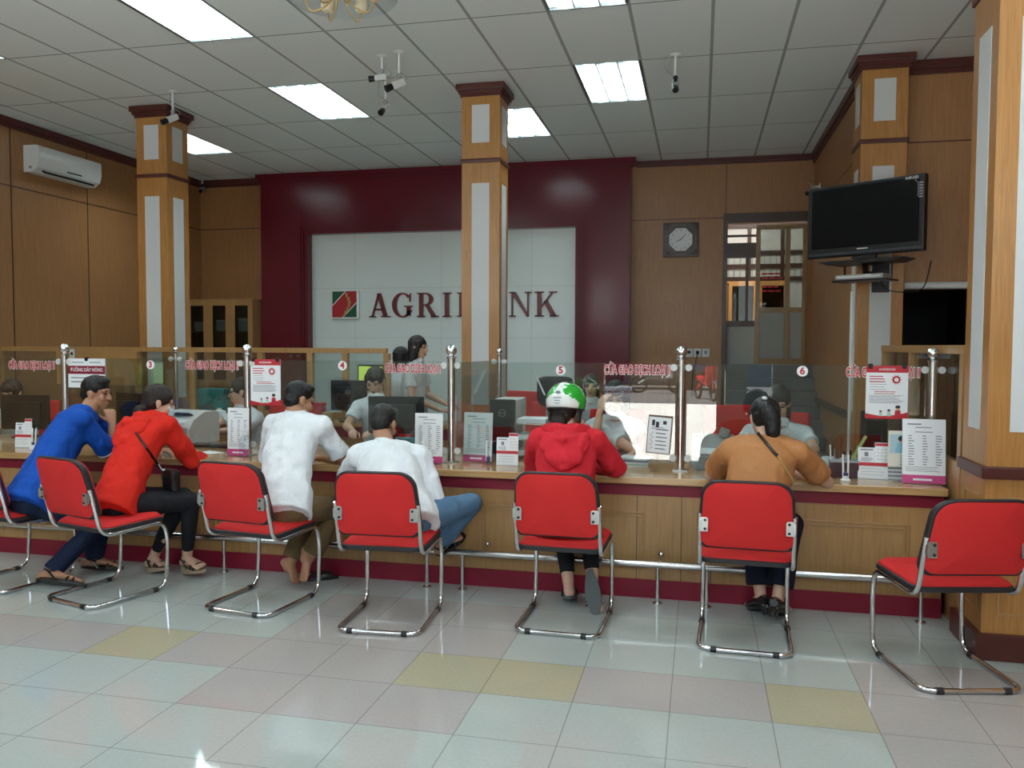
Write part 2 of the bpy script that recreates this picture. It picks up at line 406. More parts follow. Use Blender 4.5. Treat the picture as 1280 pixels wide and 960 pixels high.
# front wall behind the viewpoint: entrance, and transom openings added for fill light
fw_ = MB()
def wallbits(x0, x1, holes):
    xs = sorted({x0, x1} | {h[k] for h in holes for k in (0, 1)})
    for a, b in zip(xs, xs[1:]):
        hs = sorted([(h[2], h[3]) for h in holes if h[0] <= a and h[1] >= b]); z = 0
        for h0, h1 in hs:
            if h0 > z: fw_.b(a, b, YF - .15, YF, z, h0)
            z = h1
        if z < H: fw_.b(a, b, YF - .15, YF, z, H)
wallbits(XL, XR, [(-1.32, .16, 0, 2.95), (.54, .86, 0, 2.95), (-6.6, -4.6, 2.1, 3.4), (-4.4, -2.4, 2.1, 3.4), (.95, 2.9, 2.1, 3.4)])  # pier between the openings added to stand in for the viewer's dark reflection
struct(MB().b(-1.42, -1.33, YF - .1, YF + .05, 0, 2.98), 'trim_10', mat('cream_jamb', (.62, .50, .33), .5))
struct(fw_, 'wall_front', mat('cream_plaster', (.55, .53, .48), .8))
# crown mouldings and panel joints
cr = MB()
def crown(x0, x1, y0, y1):
    cr.b(x0, x1, y0, y1, H - .10, H - .002)
cr.b(XL, XL + .05, YF, 6.42, H - .075, H - .002).b(XL, XL + .03, YF, 6.42, H - .11, H - .07)
cr.b(XL, -6.45, 6.37, 6.42, H - .075, H - .002).b(XL, -6.45, 6.39, 6.42, H - .11, H - .07)
cr.b(-.93, 1.36, 6.41, 6.45, H - .06, H - .002).b(-.93, 1.36, 6.425, 6.45, H - .085, H - .055)
cr.b(1.31, 1.36, 3.1, 6.45, H - .08, H - .002).b(1.335, 1.36, 3.1, 6.45, H - .12, H - .075)
cr.b(1.65, XR, 2.92, 2.97, H - .08, H - .002).b(1.65, XR, 2.945, 2.97, H - .12, H - .075)
struct(cr, 'trim_3', TRIMRED)
struct(MB().b(-6.5, -.93, 6.13, 6.19, H - .07, H - .003).b(-6.47, -.96, 6.16, 6.2, H - .11, H - .06).b(-.995, -.93, 6.15, 6.45, H - .07, H - .003), 'trim_4', MAROON)
pj_ = MB()
for y in (-3.2, -1.9, -.6, .55, 1.68, 2.82, 4.0, 5.2): pj_.b(XL, XL + .004, y - .006, y + .006, 0, H - .1)
pj_.b(XL, XL + .004, YF, 6.4, 3.282, 3.294)
pj_.b(XL, -6.45, 6.416, 6.42, 3.282, 3.294)
struct(pj_, 'trim_5', DARKWOOD)
pk = MB().b(-.995, DX0, 6.446, 6.45, 3.235, 3.247).b(DX0 - .005, DX0 + .005, 6.446, 6.45, DZ1, H - .08).b(1.65, XR, 2.966, 2.97, 3.325, 3.337).b(1.356, 1.36, 3.1, 6.45, 3.3, 3.312)
struct(pk, 'trim_6', TRIMRED)
struct(MB().b(1.33, 1.36, 3.1, 6.45, .83, .90), 'trim_7', DARKWOOD)

# columns: oak casing with white strips, red-brown capital and rings
def column(x0, x1, y0, y1, label, ring=True, rail=False):
    t = thing('column', ((x0 + x1) / 2, (y0 + y1) / 2, 0), None, None); t['kind'] = 'structure'
    ox, oy = (x0 + x1) / 2, (y0 + y1) / 2; a, b = (x1 - x0) / 2, (y1 - y0) / 2
    MB().b(-a, a, -b, b, 0, H - .003, .006).to('casing', OAK, t)
    MB().b(-a - .012, a + .012, -b - .012, b + .012, H - .12, H - .06).b(-a - .05, a + .05, -b - .05, b + .05, H - .062, H - .004, .01).b(-a - .028, a + .028, -b - .028, b + .028, H - .09, H - .055).to('capital', TRIMRED, t)
    MB().b(-a - .014, a + .014, -b - .014, b + .014, 3.285, 3.325, .008).to('ring_moulding', TRIMRED, t)
    for sx, sy in ((0, -1), (-1, 0), (1, 0), (0, 1)):
        z0 = 1.12 if rail else .95
        for zz0, zz1 in ((z0, 3.09), (3.475, 3.835)):
            m = MB(); w = .0875
            if sx: m.b(sx * (a + .001) - .002, sx * (a + .001) + .002, -w, w, zz0, zz1)
            else: m.b(-w, w, sy * (b + .001) - .002, sy * (b + .001) + .002, zz0, zz1)
            m.to('white_strip', WHITEPANEL, t)
    if rail:
        MB().b(-a - .02, a + .02, -b - .02, b + .02, .89, .95, .01).to('rail_moulding', TRIMRED, t)
        MB().b(-a - .03, a + .03, -b - .03, b + .03, 0, .13, .006).to('base_moulding', TRIMRED, t)
        f = MB()
        for s in (-1, 1): f.b(s * .115 - .006, s * .115 + .006, -b - .006, -b, .22, .80)
        f.b(-.12, .12, -b - .006, -b, .79, .802).b(-.12, .12, -b - .006, -b, .22, .232)
        for s in (-1, 1): f.b(-a - .006, -a, s * .115 - .006, s * .115 + .006, .22, .80)
        f.b(-a - .006, -a, -.12, .12, .79, .802).b(-a - .006, -a, -.12, .12, .22, .232)
        f.to('panel_moulding', OAKC, t)
    return t
column(-5.92, -5.555, 2.73, 3.10, '')
column(-2.335, -1.955, 2.75, 3.10, '')
column(1.275, 1.65, 2.73, 3.10, '')
column(1.305, 1.68, -.60, -.225, '', rail=True)

# stair opening: lintel, window frame, stairs, room above
lt = MB().b(DX0 - .03, DX1 + .08, 6.40, 6.46, DZ1, DZ1 + .13).b(DX0 - .03, DX0 + .02, 6.40, 6.55, DZ0 - .7, DZ1)
struct(lt, 'trim_8', DARKWOOD)
wn = thing('window_1', (DX0, 6.5, DZ0), None, None); wn['kind'] = 'structure'
WF = MB(); w_ = .40
for z0, z1 in ((1.42, 1.62), (.50, .58)): WF.b(0, w_, 0, .05, z0, z1)
WF.b(.27, .31, .01, .04, .58, 1.42).b(0, .03, 0, .05, 0, 1.87).b(0, w_, .01, .04, 1.70, 1.73)
WF.to('window_frame', DARKWOOD, wn)
MB().b(.02, w_, .02, .026, .58, 1.42).to('pane', glass('window_glass', (.85, .88, .87), 0, .012), wn, smooth=0)
MB().b(.02, w_, .01, .03, 0, .50).to('lower_panel', mat('frosted_panel', (.33, .34, .31), .6), wn)
dl = thing('door_1', (.64, 6.34, DZ0), None, None); dl['kind'] = 'structure'
YB = wood('yellow_brown_wood', (.22, .13, .05), (.33, .20, .08))
d = MB()
for x0, x1 in ((0, .055), (.37, .43), (.585, .63)): d.b(x0, x1, 0, .045, 0, 1.83)
for z0, z1 in ((1.77, 1.83), (.68, .75), (0, .08)): d.b(0, .63, .002, .043, z0, z1)
d.to('door_frame', YB, dl)
MB().b(.05, .375, .02, .026, .75, 1.77).b(.425, .59, .02, .026, .75, 1.77).to('pane', GLASSD, dl)
MB().b(.05, .375, .015, .03, .08, .68).b(.425, .59, .015, .03, .08, .68).to('lower_panel', mat('grey_panel', (.30, .30, .27), .5), dl)
m = MB()
for z, w_ in ((1.19, .24), (1.135, .27), (1.02, .22), (.965, .25)):
    for q in range(3): m.b(.08 + q * w_ / 3, .08 + (q + .82) * w_ / 3, .012, .014, z - .012, z + .012)
m.to('red_notice', REDINK, dl)
st = MB()
for k in range(8): st.b(DX0 + .03, 1.355, 4.4 + .26 * k, 6.55, .161 * k, .161 * (k + 1))
struct(st, 'trim_9', mat('dark_stone_stairs', (.085, .095, .10), .55, var=.1, bscale=10))
up_ = MB().b(-1.2, 3, 6.55, 10.1, DZ0 - .1, DZ0).b(-1.2, 3, 10, 10.1, DZ0, 4.4).b(-1.3, -1.2, 6.55, 10.1, DZ0, 4.4).b(3, 3.1, 6.55, 10.1, DZ0, 4.4).b(-1.3, 3.1, 6.55, 10.1, 4.3, 4.4)
struct(up_, 'wall_upper_room', mat('upper_room_plaster', (.55, .55, .52), .8))
w2 = thing('window_2', (.2, 9.96, 2.9), None, None); w2['kind'] = 'structure'
m = MB()
for x in (-.9, 0, .55, 1.1, 1.7): m.b(x - .03, x + .03, 0, .05, -.9, .75)
for z in (.72, .25, .02, -.2): m.b(-.9, 1.7, 0, .05, z - .035, z + .035)
m.to('window_frame', DARKWOOD, w2)
m = MB()
for k in range(26): m.b(-.9 + k * .1, -.892 + k * .1, .01, .03, -.2, .25)
m.to('grille', mat('grille_metal', (.25, .26, .26), .5), w2)
light('upper_room_fill', 'AREA', (.9, 8.3, 4.25), 75, (0, 0, 0), (1.2, 1.2), (1, .97, .92))  # unseen lamp added to light the room above
uc = thing('file_cabinet', (.2, 9.3, DZ0), 'orange wooden cabinet with glass doors seen through the stair window', 'cabinet')
MB().b(-.3, 1.15, .4, .42, 0, 1.32).b(-.3, -.27, 0, .42, 0, 1.32).b(1.12, 1.15, 0, .42, 0, 1.32).b(-.3, 1.15, 0, .42, 1.29, 1.32).b(-.3, 1.15, 0, .42, .58, .6).b(-.3, 1.15, 0, .42, 0, .1).to('body', mat('orange_oak', (.56, .27, .09), .4), uc)
for k in range(3):
    x = -.29 + k * .48; dr = MB()
    dr.b(x, x + .06, -.02, 0, .1, 1.30).b(x + .40, x + .46, -.02, 0, .1, 1.30).b(x, x + .46, -.02, 0, 1.24, 1.30).b(x, x + .46, -.02, 0, .1, .16)
    dr = dr.to('door', bpy.data.materials['orange_oak'], uc)
    MB().b(x + .06, x + .40, -.012, -.008, .16, 1.24).to('pane', GLASSD, dr)
    MB().b(x + .415, x + .425, -.035, -.02, .5, .65).to('door_handle', STEEL, dr)

# ------------------------------------------------------------------ ceiling lights
TUBEM = mat('lit_tube', (1, 1, 1), .5, emit=(.84, .98, 1), estr=TUBE)
LOUV = mat('louvre_aluminium', (.62, .65, .66), .30, .9)
LL = {(-7, 0): 'louvred fluorescent ceiling light at the upper left, cut by the picture edge', (-7, 2): 'louvred fluorescent ceiling light left of the hanging camera pair',
 (-2, 2): 'bright square-looking ceiling light right of the middle column top', (-4, 3): 'ceiling light partly hidden behind the middle column', (-11, 3): 'small far ceiling light right of the left column top',
 (-2, 0): 'ceiling light at the top edge beyond the chandelier', (-11, 0): 'ceiling light whose tip shows at the far left edge'}
def troffer(i, j):
    t = thing('ceiling_light', (i * CX + CX / 2, j * CY + CY / 2, H), LL.get((i, j), 'ceiling light over the customer side of the hall'), 'ceiling light', group='fluorescent ceiling lights')
    a, b = CX / 2 - .013, CY / 2 - .008
    MB().b(-a, a, -b, b, .085, .09).b(-a, -a + .004, -b, b, 0, .09).b(a - .004, a, -b, b, 0, .09).b(-a, a, -b, -b + .004, 0, .09).b(-a, a, b - .004, b, 0, .09).to('housing', LOUV, t)
    for k in (-1, 0, 1):
        MB().b(k * .19 - .032, k * .19 + .032, -b + .04, b - .04, .056, .068, .006).to('fluorescent_tube', TUBEM, t)
    lv = MB()
    for k in (-.285, -.095, .095, .285): lv.b(k - .006, k + .006, -b + .005, b - .005, .002, .05)
    for k in range(11): lv.b(-a + .004, a - .004, -b + .05 + k * (2 * b - .1) / 10 - .004, -b + .05 + k * (2 * b - .1) / 10 + .004, .003, .045)
    lv.to('louvre', LOUV, t)
for i, j in LIGHTS: troffer(i, j)

# ------------------------------------------------------------------ sign, emblem, clock
def ring_poly(cx, cz, ro, ri, a0, a1, n=20):
    out = [(cx + ro[0] * math.cos(R(a0 + (a1 - a0) * k / n)), cz + ro[1] * math.sin(R(a0 + (a1 - a0) * k / n))) for k in range(n + 1)]
    inn = [(ri[2] + ri[0] * math.cos(R(a0 + (a1 - a0) * k / n)), cz + ri[1] * math.sin(R(a0 + (a1 - a0) * k / n))) for k in range(n + 1)]
    return [[out[k], out[k + 1], inn[k + 1], inn[k]] for k in range(n)]
def bar(x0, x1, z0, z1): return [(x0, z0), (x1, z0), (x1, z1), (x0, z1)]
STEM = [bar(.1, .29, 0, 1), bar(0, .39, 0, .05), bar(0, .39, .95, 1)]
def bowl(cz, ry, rx): return ring_poly(.42, cz, (rx, ry), (rx - .19, ry - .055, .42), -90, 90, 14) + [bar(.28, .425, cz + ry - .055, cz + ry), bar(.28, .425, cz - ry, cz - ry + .055)]
GL = {'A': [[(.36, 1), (.54, 1), (.88, 0), (.67, 0)], [(.40, 1), (.47, .93), (.17, 0), (.09, 0)], bar(.2, .7, .29, .36), bar(-.02, .29, 0, .05), bar(.56, 1.0, 0, .05)],
 'G': ring_poly(.5, .5, (.5, .515), (.30, .455, .51), 42, 335, 34) + [bar(.70, .88, .06, .44), bar(.58, .98, .42, .47), [(.82, .64), (.88, .64), (.88, 1.0), (.82, .9)]],
 'R': STEM + bowl(.735, .265, .34) + [[(.38, .5), (.57, .5), (.93, 0), (.70, 0)], bar(.66, 1.02, 0, .05)],
 'I': STEM, 'B': STEM + bowl(.755, .245, .31) + bowl(.265, .265, .36),
 'N': [bar(.1, .17, 0, 1), bar(0, .28, 0, .05), bar(0, .22, .95, 1), [(.06, 1), (.28, 1), (.89, 0), (.80, 0)], bar(.81, .88, 0, 1), bar(.70, 1.0, .95, 1)],
 'K': STEM + [[(.28, .44), (.76, 1), (.85, 1), (.28, .34)], bar(.62, .98, .95, 1), [(.40, .56), (.53, .70), (.98, 0), (.74, 0)], bar(.66, 1.06, 0, .05)]}
SY = 6.30
sg = thing('bank_sign', (-3.4, SY, 1.93), 'raised dark red serif letters spelling the bank name on white niche', 'sign')
sx_ = {0: 463, 1: 491, 2: 522, 3: 554, 4: 572, 5: 601, 6: 637, 7: 669}
hh = .345
for k, ch in enumerate('AGRIBANK'):
    x = at(sx_[k], 395, SY).x + 3.4; m = MB()
    for p in GL[ch]: m.prism([(a * hh * .92, b * hh) for a, b in p], -.035, 0, (x, 0))
    m.to('letter', SIGNRED, sg, smooth=20)
e0 = at(416, 398, SY); e1 = at(450, 363, SY)
ew = .43
em = thing('bank_emblem', (e0.x + ew / 2 - .005, SY, (e0.z + e1.z) / 2), 'square green and red emblem with golden stalk left of the sign letters', 'emblem')
h2 = ew / 2
MB().box((.006, -.025, -.006), (ew, .05, ew), .022).to('plate', WHITEGLOSS, em)
g2 = h2 - .026
MB().box((0, -.052, 0), (2 * g2, .006, 2 * g2), .002).to('green_field', DKGREEN, em)
bw = .175
MB().prism([(-g2, -g2), (-g2 + bw * .9, -g2), (g2, g2 - bw * .9), (g2, g2), (g2 - bw * .9, g2), (-g2, -g2 + bw * .9)], -.060, -.055).to('red_band', EMBRED, em)
MB().prism([(-g2 + bw * .9, -g2), (-g2 + bw * .9 + .02, -g2), (g2, g2 - bw * .9 - .02), (g2, g2 - bw * .9)], -.061, -.055).prism([(-g2, -g2 + bw * .9), (g2 - bw * .9, g2), (g2 - bw * .9 - .02, g2), (-g2, -g2 + bw * .9 + .02)], -.061, -.055).to('white_line', WHITEGLOSS, em)
m = MB(); pts = [V((.03 + .05 * math.sin(t * 4.4 - .4) , -.062, g2 * .9 - t * 2 * g2 * .9)) for t in [k / 24 for k in range(25)]]
pts = [V((p.x + (-.06 if False else 0), p.y, p.z)) for p in pts]
m.sweep(pts, .010, 6)
for k in range(2, 24, 2): m.ball(pts[k] + V((.014 * (1 if k % 4 else -1), 0, 0)), (.012, .006, .018))
m.to('golden_stalk', GOLD, em)

ck = thing('wall_clock', (at(851, 300, 6.45).x, 6.45, at(851, 300, 6.45).z), 'square dark carved clock with octagonal white dial on oak wall', 'clock')
MB().box((0, -.02, 0), (.47, .04, .46), .012).to('frame', DARKWOOD, ck)
oc = [(.165 * math.cos(R(22.5 + 45 * k)), .165 * math.sin(R(22.5 + 45 * k))) for k in range(8)]
MB().prism([(x * 1.07, z * 1.07) for x, z in oc], -.048, -.03).to('bezel', BLACK, ck)
MB().prism(oc, -.052, -.045).to('dial', PAPER, ck)
for k in range(1, 13):
    text('numeral', str(k), .034, INKB, ck, (.125 * math.sin(R(30 * k)), -.053, .125 * math.cos(R(30 * k))))
def hand(a, L, w): return MB().prism([(-w, 0), (w, 0), (w * .4, L), (-w * .4, L)], -.058, -.056).to('clock_hand', INKB, ck)
hand(0, .07, .007).rotation_euler = (0, R(245), 0); hand(0, .10, .005).rotation_euler = (0, R(45), 0)
m = MB()
for s in (-1, 1):
    for q in (-.05, 0, .05): m.box((s * .198, -.042, q), (.02, .012, .03), .004); m.box((q, -.042, s * .196), (.03, .012, .02), .004)
    for q in (-1, 1): m.ball((s * .185, -.04, q * .18), (.025, .01, .025)); m.ball((s * .15, -.04, q * .2), (.016, .008, .016)); m.ball((s * .2, -.04, q * .145), (.014, .008, .014))
m.to('carving', mat('carved_grey_wood', (.10, .08, .075), .4), ck)
sk = at(866, 441, 6.45)
for k in range(4):
    s = thing('wall_socket', (at(851 + k * 10.4, 441, 6.45).x, 6.45, sk.z), ['leftmost of four wall sockets below the clock, behind the post ball', 'second wall socket from the left below the clock', 'wall socket below the clock with black plug in it', 'rightmost of four wall sockets below the clock'][k], 'socket', group='wall sockets below the clock')
    MB().box((0, -.006, 0), (.10, .012, .115), .004).to('plate', LGREY, s)
    MB().box((0, -.013, .008), (.04, .006, .04), .003).to('outlet', BLACK if k in (1, 2) else INK, s)
    if k == 2: MB().ball((0, -.03, .0), (.022, .025, .022)).sweep([(0, -.05, 0), (-.02, -.06, -.1), (-.06, -.05, -.3), (-.07, -.04, -.6)], .006, 6).to('plug', BLACK, s)

# ------------------------------------------------------------------ service counter, foot rail, glass screens
ct = thing('service_counter', (-2.4, 0, 0), 'long oak bank service counter with maroon band and maroon plinth', 'counter')
x0, x1 = -6.4, 1.285; ox = -2.4
def cb(m, a, b, *r, **k): return m.b(a - ox, b - ox, *r, **k)
m = MB(); cb(m, x0, x1, -.085, .90, .705, .75, bev=.008); m.b(-1.82 - ox, -1.50 - ox, .89, 1.66, .706, .749).b(-4.81 - ox, -4.49 - ox, .89, 1.66, .706, .749)
m.to('countertop', OAKT, ct)
cb(MB(), x0, x1, -.004, .03, .625, .706).to('maroon_band', MAROON2, ct)
m = MB(); cb(m, x0, x1, .006, .05, .11, .63); cb(m, x0, x0 + .04, .03, .88, 0, .705); cb(m, x1 - .04, x1, .03, .88, 0, .705)
cb(m, -1.8, -1.5, 1.0, 1.6, 0, .705); cb(m, -4.8, -4.5, 1.0, 1.6, 0, .705)
m.to('front_panel', OAKC, ct)
cb(MB(), x0, x1, -.004, .05, 0, .112).to('plinth', MAROON2, ct)
for a, b in ((-5.75, -4.62), (-4.3, -3.27), (-2.85, -1.83), (-1.40, -.37), (.06, 1.11)):
    m = MB()
    for q, w in ((0, .012), (.022, .008)):
        cb(m, a + q, a + q + w, -.004, .01, .19 + q, .525 - q, bev=.003); cb(m, b - q - w, b - q, -.004, .01, .19 + q, .525 - q, bev=.003)
        cb(m, a + q, b - q, -.004, .01, .525 - q - w, .525 - q, bev=.003); cb(m, a + q, b - q, -.004, .01, .19 + q, .19 + q + w, bev=.003)
    m.to('panel_moulding', OAKC, ct)
m = MB()
for q in (-.155, -.42, .02): cb(m, q, q + .004, .003, .008, .112, .625)
m.to('panel_joint', DARKWOOD, ct)

fr = thing('foot_rail', (-2.4, -.105, 0), 'long chrome foot rail on short posts along the counter base', 'rail')
m = MB().sweep([(x0 - ox, 0, .235), (1.2 - ox, 0, .235)], .0215, 14)
for q in (-4.9, -3.4, -1.66, -.17): m.cone((q - ox - .004, 0, .235), (q - ox + .004, 0, .235), .0235)
m.to('rail_tube', STEEL, fr)
for q in (-5.9, -4.31, -3.15, -1.72, -1.488, -.285, .0, 1.155):
    MB().cone((q - ox, 0, 0), (q - ox, 0, .23), .0115).lathe([(.028, 0), (.028, .006), (.014, .014)], (q - ox, 0, 0)).to('post', STEEL, fr)
for q in (-4.25, -2.77, -1.35, -.27):
    MB().cone((q - ox, .0, .25), (q - ox, .105, .275), .009).ball((q - ox, .095, .272), .02).to('wall_bracket', CHROME, fr)

GY = .22
POSTS = [-6.14, -4.655, -3.155, -1.66, -.17, 1.265]
PL = ['far left', 'steel screen post in front of the left column side', 'steel screen post at the right of the red hoodie woman', 'steel screen post right of the seated man with the bowed head', 'steel screen post below the wall clock', 'steel screen post at the right counter end beside pillar']
pgroup = 'steel posts of the counter glass'
def glass_post(x, y, r, z1, label, discs=True):
    t = thing('screen_post', (x, y, .75), label, 'post', group=pgroup)
    MB().cone((0, 0, .006), (0, 0, z1), r, n=20).to('tube', STEEL, t)
    MB().box((0, 0, .004), (r * 3.6, r * 3.0, .008), .002).to('base_plate', DARKSTEEL, t)
    MB().lathe([(r * 1.25, z1 - .008), (r * 1.3, z1), (r * .6, z1 + .008), (r * .5, z1 + .016)]).ball((0, 0, z1 + r * 1.7), r * 1.42).to('ball_finial', CHROME, t)
    if discs:
        for s in (-1, 1):
            for z in (.08, .645): MB().cone((s * .045, -.004, z), (s * .045, -.016, z), .021, n=18).cone((s * .02, 0, z), (s * .05, 0, z), .008).to('glass_clamp', LGREY, t)
    return t
for k, x in enumerate(POSTS):
    if k: glass_post(x, GY, .0255, .70, PL[k])
glass_post(-1.66, 1.55, .017, .70, 'thin rear screen post beside the middle column base')
glass_post(-4.655, 1.55, .017, .70, 'thin rear screen post below the left column side')
PN = ['leftmost', 'with sticker 3', 'with sticker 4', 'with sticker 5', 'with sticker 6']
for k in range(5):
    a, b = POSTS[k] + .034, POSTS[k + 1] - .034
    g = MB().box((0, 0, .315), (b - a, .008, .63)).to('glass_screen', GLASS, smooth=0)
    g.location = ((a + b) / 2, GY, .79)
    tag(g, ['clear counter glass screen at the far left end', 'clear counter glass screen with number 3 sticker', 'clear counter glass screen with number 4 sticker', 'clear counter glass screen with number 5 sticker', 'clear counter glass screen with number 6 sticker'][k], 'glass screen', 'glass screens on the counter')
for x, l in ((-1.66, 'side glass pane running back to the thin post by middle column'), (-4.655, 'side glass pane running back to the thin post by left column')):
    g = MB().box((0, 0, .33), (.008, 1.24, .62)).to('side_screen', GLASS, smooth=0); g.location = (x, .89, .77); tag(g, l, 'glass screen', 'side glass screens')
# lettering and number stickers on the glass
WP = mat('decal_white', (.85, .86, .86), .6)
def decal(u0, u1, v, label, w, tz):
    c = at((u0 + u1) / 2, v, GY - .006)
    t = thing('glass_lettering', (c.x, GY - .0055, tz), label, 'lettering', group='red window lettering on the glass')
    s = 'CỬA GIAO DỊCH LOẠI II'
    a = text_mesh(s, .062, .0004, .0043, sx=1); wd = max(v_.co.x for v_ in a.vertices) - min(v_.co.x for v_ in a.vertices); k = w / wd
    a.transform(M.Diagonal((k, 1, 1.25, 1))); link_mesh('white_outline', a, WP, t)
    b_ = text_mesh(s, .062, .0004, .0016); b_.transform(M.Diagonal((k, 1, 1.25, 1))); o = link_mesh('red_letters', b_, REDINK, t); o.location = (0, -.0012, 0)
for u0, u1, v, l in ((10, 68, 457, 'red window lettering left of the hotline poster'), (231, 298, 457, 'red window lettering above the glasses-wearing clerk'), (481, 552, 461, 'red window lettering in front of the walking clerk'), (755, 838, 463, 'red window lettering above the street reflection'), (1057, 1150, 466, 'red window lettering partly covered by the right poster')):
    decal(u0, u1, v, l, abs(at(u1, v, GY).x - at(u0, v, GY).x), at((u0 + u1) / 2, v, GY).z)
for n, u, v in ((3, 188, 456), (4, 428, 457), (5, 701, 463), (6, 1003, 464)):
    c = at(u, v, GY - .006); t = thing('number_sticker', (c.x, GY - .0055, c.z), 'round white sticker with red number %d on the glass' % n, 'sticker', group='counter number stickers')
    MB().cone((0, 0, 0), (0, -.001, 0), .032, n=28).to('disc', WP, t)
    text('digit', str(n), .06, REDINK, t, (0, -.002, 0), offset=.002)

# wooden rear partitions with glass
def partition(name, loc, rz, L, zs, posts, label, low=.85):
    t = thing(name, loc, label, 'partition', rz)
    MB().b(0, L, -.03, .03, zs - .05, zs, .004).to('top_rail', OAKC, t)
    for p in posts: MB().b(p - .03, p + .03, -.025, .025, 0, zs - .05).to('post', OAKC, t)
    MB().b(0, L, -.02, .02, 0, low).to('lower_panel', OAKC, t)
    for a, b in zip(posts, posts[1:]): MB().b(a + .03, b - .03, -.004, .004, low, zs - .05).to('pane', GLASS, t)
pxs = [at(u, 440, 2.64).x for u in (0, 172, 240, 325, 387, 431, 483)]
partition('rear_partition', (pxs[0], 2.66, 0), 0, pxs[-1] - pxs[0], 1.495, [p - pxs[0] for p in pxs], 'low oak and glass partition behind the left tellers')
partition('side_partition', (1.34, -.18, 0), R(90), 2.05, 1.54, [.05, 1.18, 2.02], 'oak framed glass partition running back beside the right pillar', .9)
bd = MB().box((0, 0, .15), (1.0, .02, .36), .004).to('notice_board', OAKC); bd.location = (at(120, 440, 2.6).x, 2.61, 1.12); tag(bd, 'plain light board on the rear partition below the left column', 'board')
for u, v, l in ((149, 466, 'pale green notice taped on the rear glass beside the blue man'), (192, 466, 'pale green notice above the red hoodie woman')):
    c = at(u, v, 2.58); o = MB().box((0, 0, 0), (.115, .003, .22)).to('taped_notice', PAPERG); o.location = (c.x, 2.6542, c.z); tag(o, l, 'notice', 'pale green notices')
sw = at(89, 442, 2.58); t = thing('light_switch', (sw.x, 2.595, sw.z), 'white wall switch on the rear board above the hotline poster', 'switch')
MB().box((0, 0, 0), (.06, .012, .10), .004).to('plate', LGREY, t); MB().box((0, -.008, 0), (.025, .008, .03), .003).to('rocker', BLACK, t)
# rear desk
rd = thing('rear_desk', (-3.2, 2.3, 0), 'rear oak desk with maroon band under the small monitor', 'desk')
MB().b(-.85, .95, -.15, .28, .76, .80, .006).to('desktop', OAKT, rd); MB().b(-.85, .95, -.12, -.09, .66, .76).to('maroon_band', MAROON2, rd); MB().b(-.85, .95, -.11, -.07, .1, .66).b(-.85, -.8, -.1, .26, 0, .76).b(.9, .95, -.1, .26, 0, .76).to('panel', OAKC, rd)

# cabinets at the back left
bc = thing('glass_cabinet', (-7.0, 6.0, 0), 'oak bookcase with glass doors behind the left column', 'cabinet')
MB().b(-.58, .52, .28, .30, 0, 2.2).b(-.58, -.55, 0, .3, 0, 2.2).b(.49, .52, 0, .3, 0, 2.2).b(-.58, .52, 0, .3, 2.16, 2.2).b(-.58, .52, 0, .3, 0, .08).b(-.58, .52, 0, .28, 1.70, 1.72).b(-.58, .52, 0, .28, 1.15, 1.17).to('body', OAKC, bc)
for k in range(3):
    a = -.58 + k * .367; dm = MB()
    dm.b(a, a + .075, -.02, 0, .08, 2.18).b(a + .29, a + .365, -.02, 0, .08, 2.18).b(a, a + .365, -.02, 0, 2.1, 2.18).b(a, a + .365, -.02, 0, .9, 1.0).b(a, a + .365, -.02, 0, .08, .16)
    dr = dm.to('door', OAKC, bc)
    MB().b(a + .075, a + .29, -.012, -.008, 1.0, 2.1).to('pane', GLASSD, dr)
    MB().b(a + .31, a + .33, -.03, -.02, 1.2, 1.35).to('door_handle', STEEL, dr)
    for q in range(7):
        w = random.uniform(.17, .21); z = 1.725 + q * .028
        if z > 1.84 + k * .05: break
        p = MB().box((0, 0, .012), (w, .2, .022), .003).to('paper_stack', PAPER); p.location = (-7.0 + a + .185, 6.14, z)
        p.rotation_euler = (0, 0, random.uniform(-.2, .2)); tag(p, 'white paper bundle stacked behind the cabinet glass', 'papers', 'paper bundles in the cabinet')

# ------------------------------------------------------------------ air conditioner, cameras, chandelier, television
ac = thing('air_conditioner', (XL, 3.5, 3.63), 'white split air conditioner high on the left oak wall', 'air conditioner')
prof = [(.005, -.15), (.12, -.15), (.19, -.10), (.215, -.02), (.215, .12), (.20, .145), (.17, .15), (.005, .15)]
m = MB(); m.rings([[V((x, y, z)) for x, z in prof] for y in (-.50, -.49, .49, .50)]); m.to('body', WHITEP, ac)
m = MB(); m.box((.165, 0, -.128), (.06, .80, .016), .003, M.Rotation(R(38), 3, 'Y')).box((.21, .05, -.075), (.012, .22, .014)).to('air_slot', BLACK, ac)
MB().box((.185, 0, -.115), (.05, .78, .005), 0, M.Rotation(R(38), 3, 'Y')).to('louvre', LGREY, ac)
MB().cone((.10, -.50, -.10), (.10, -.512, -.10), .016).to('pipe_plug', GREY, ac)

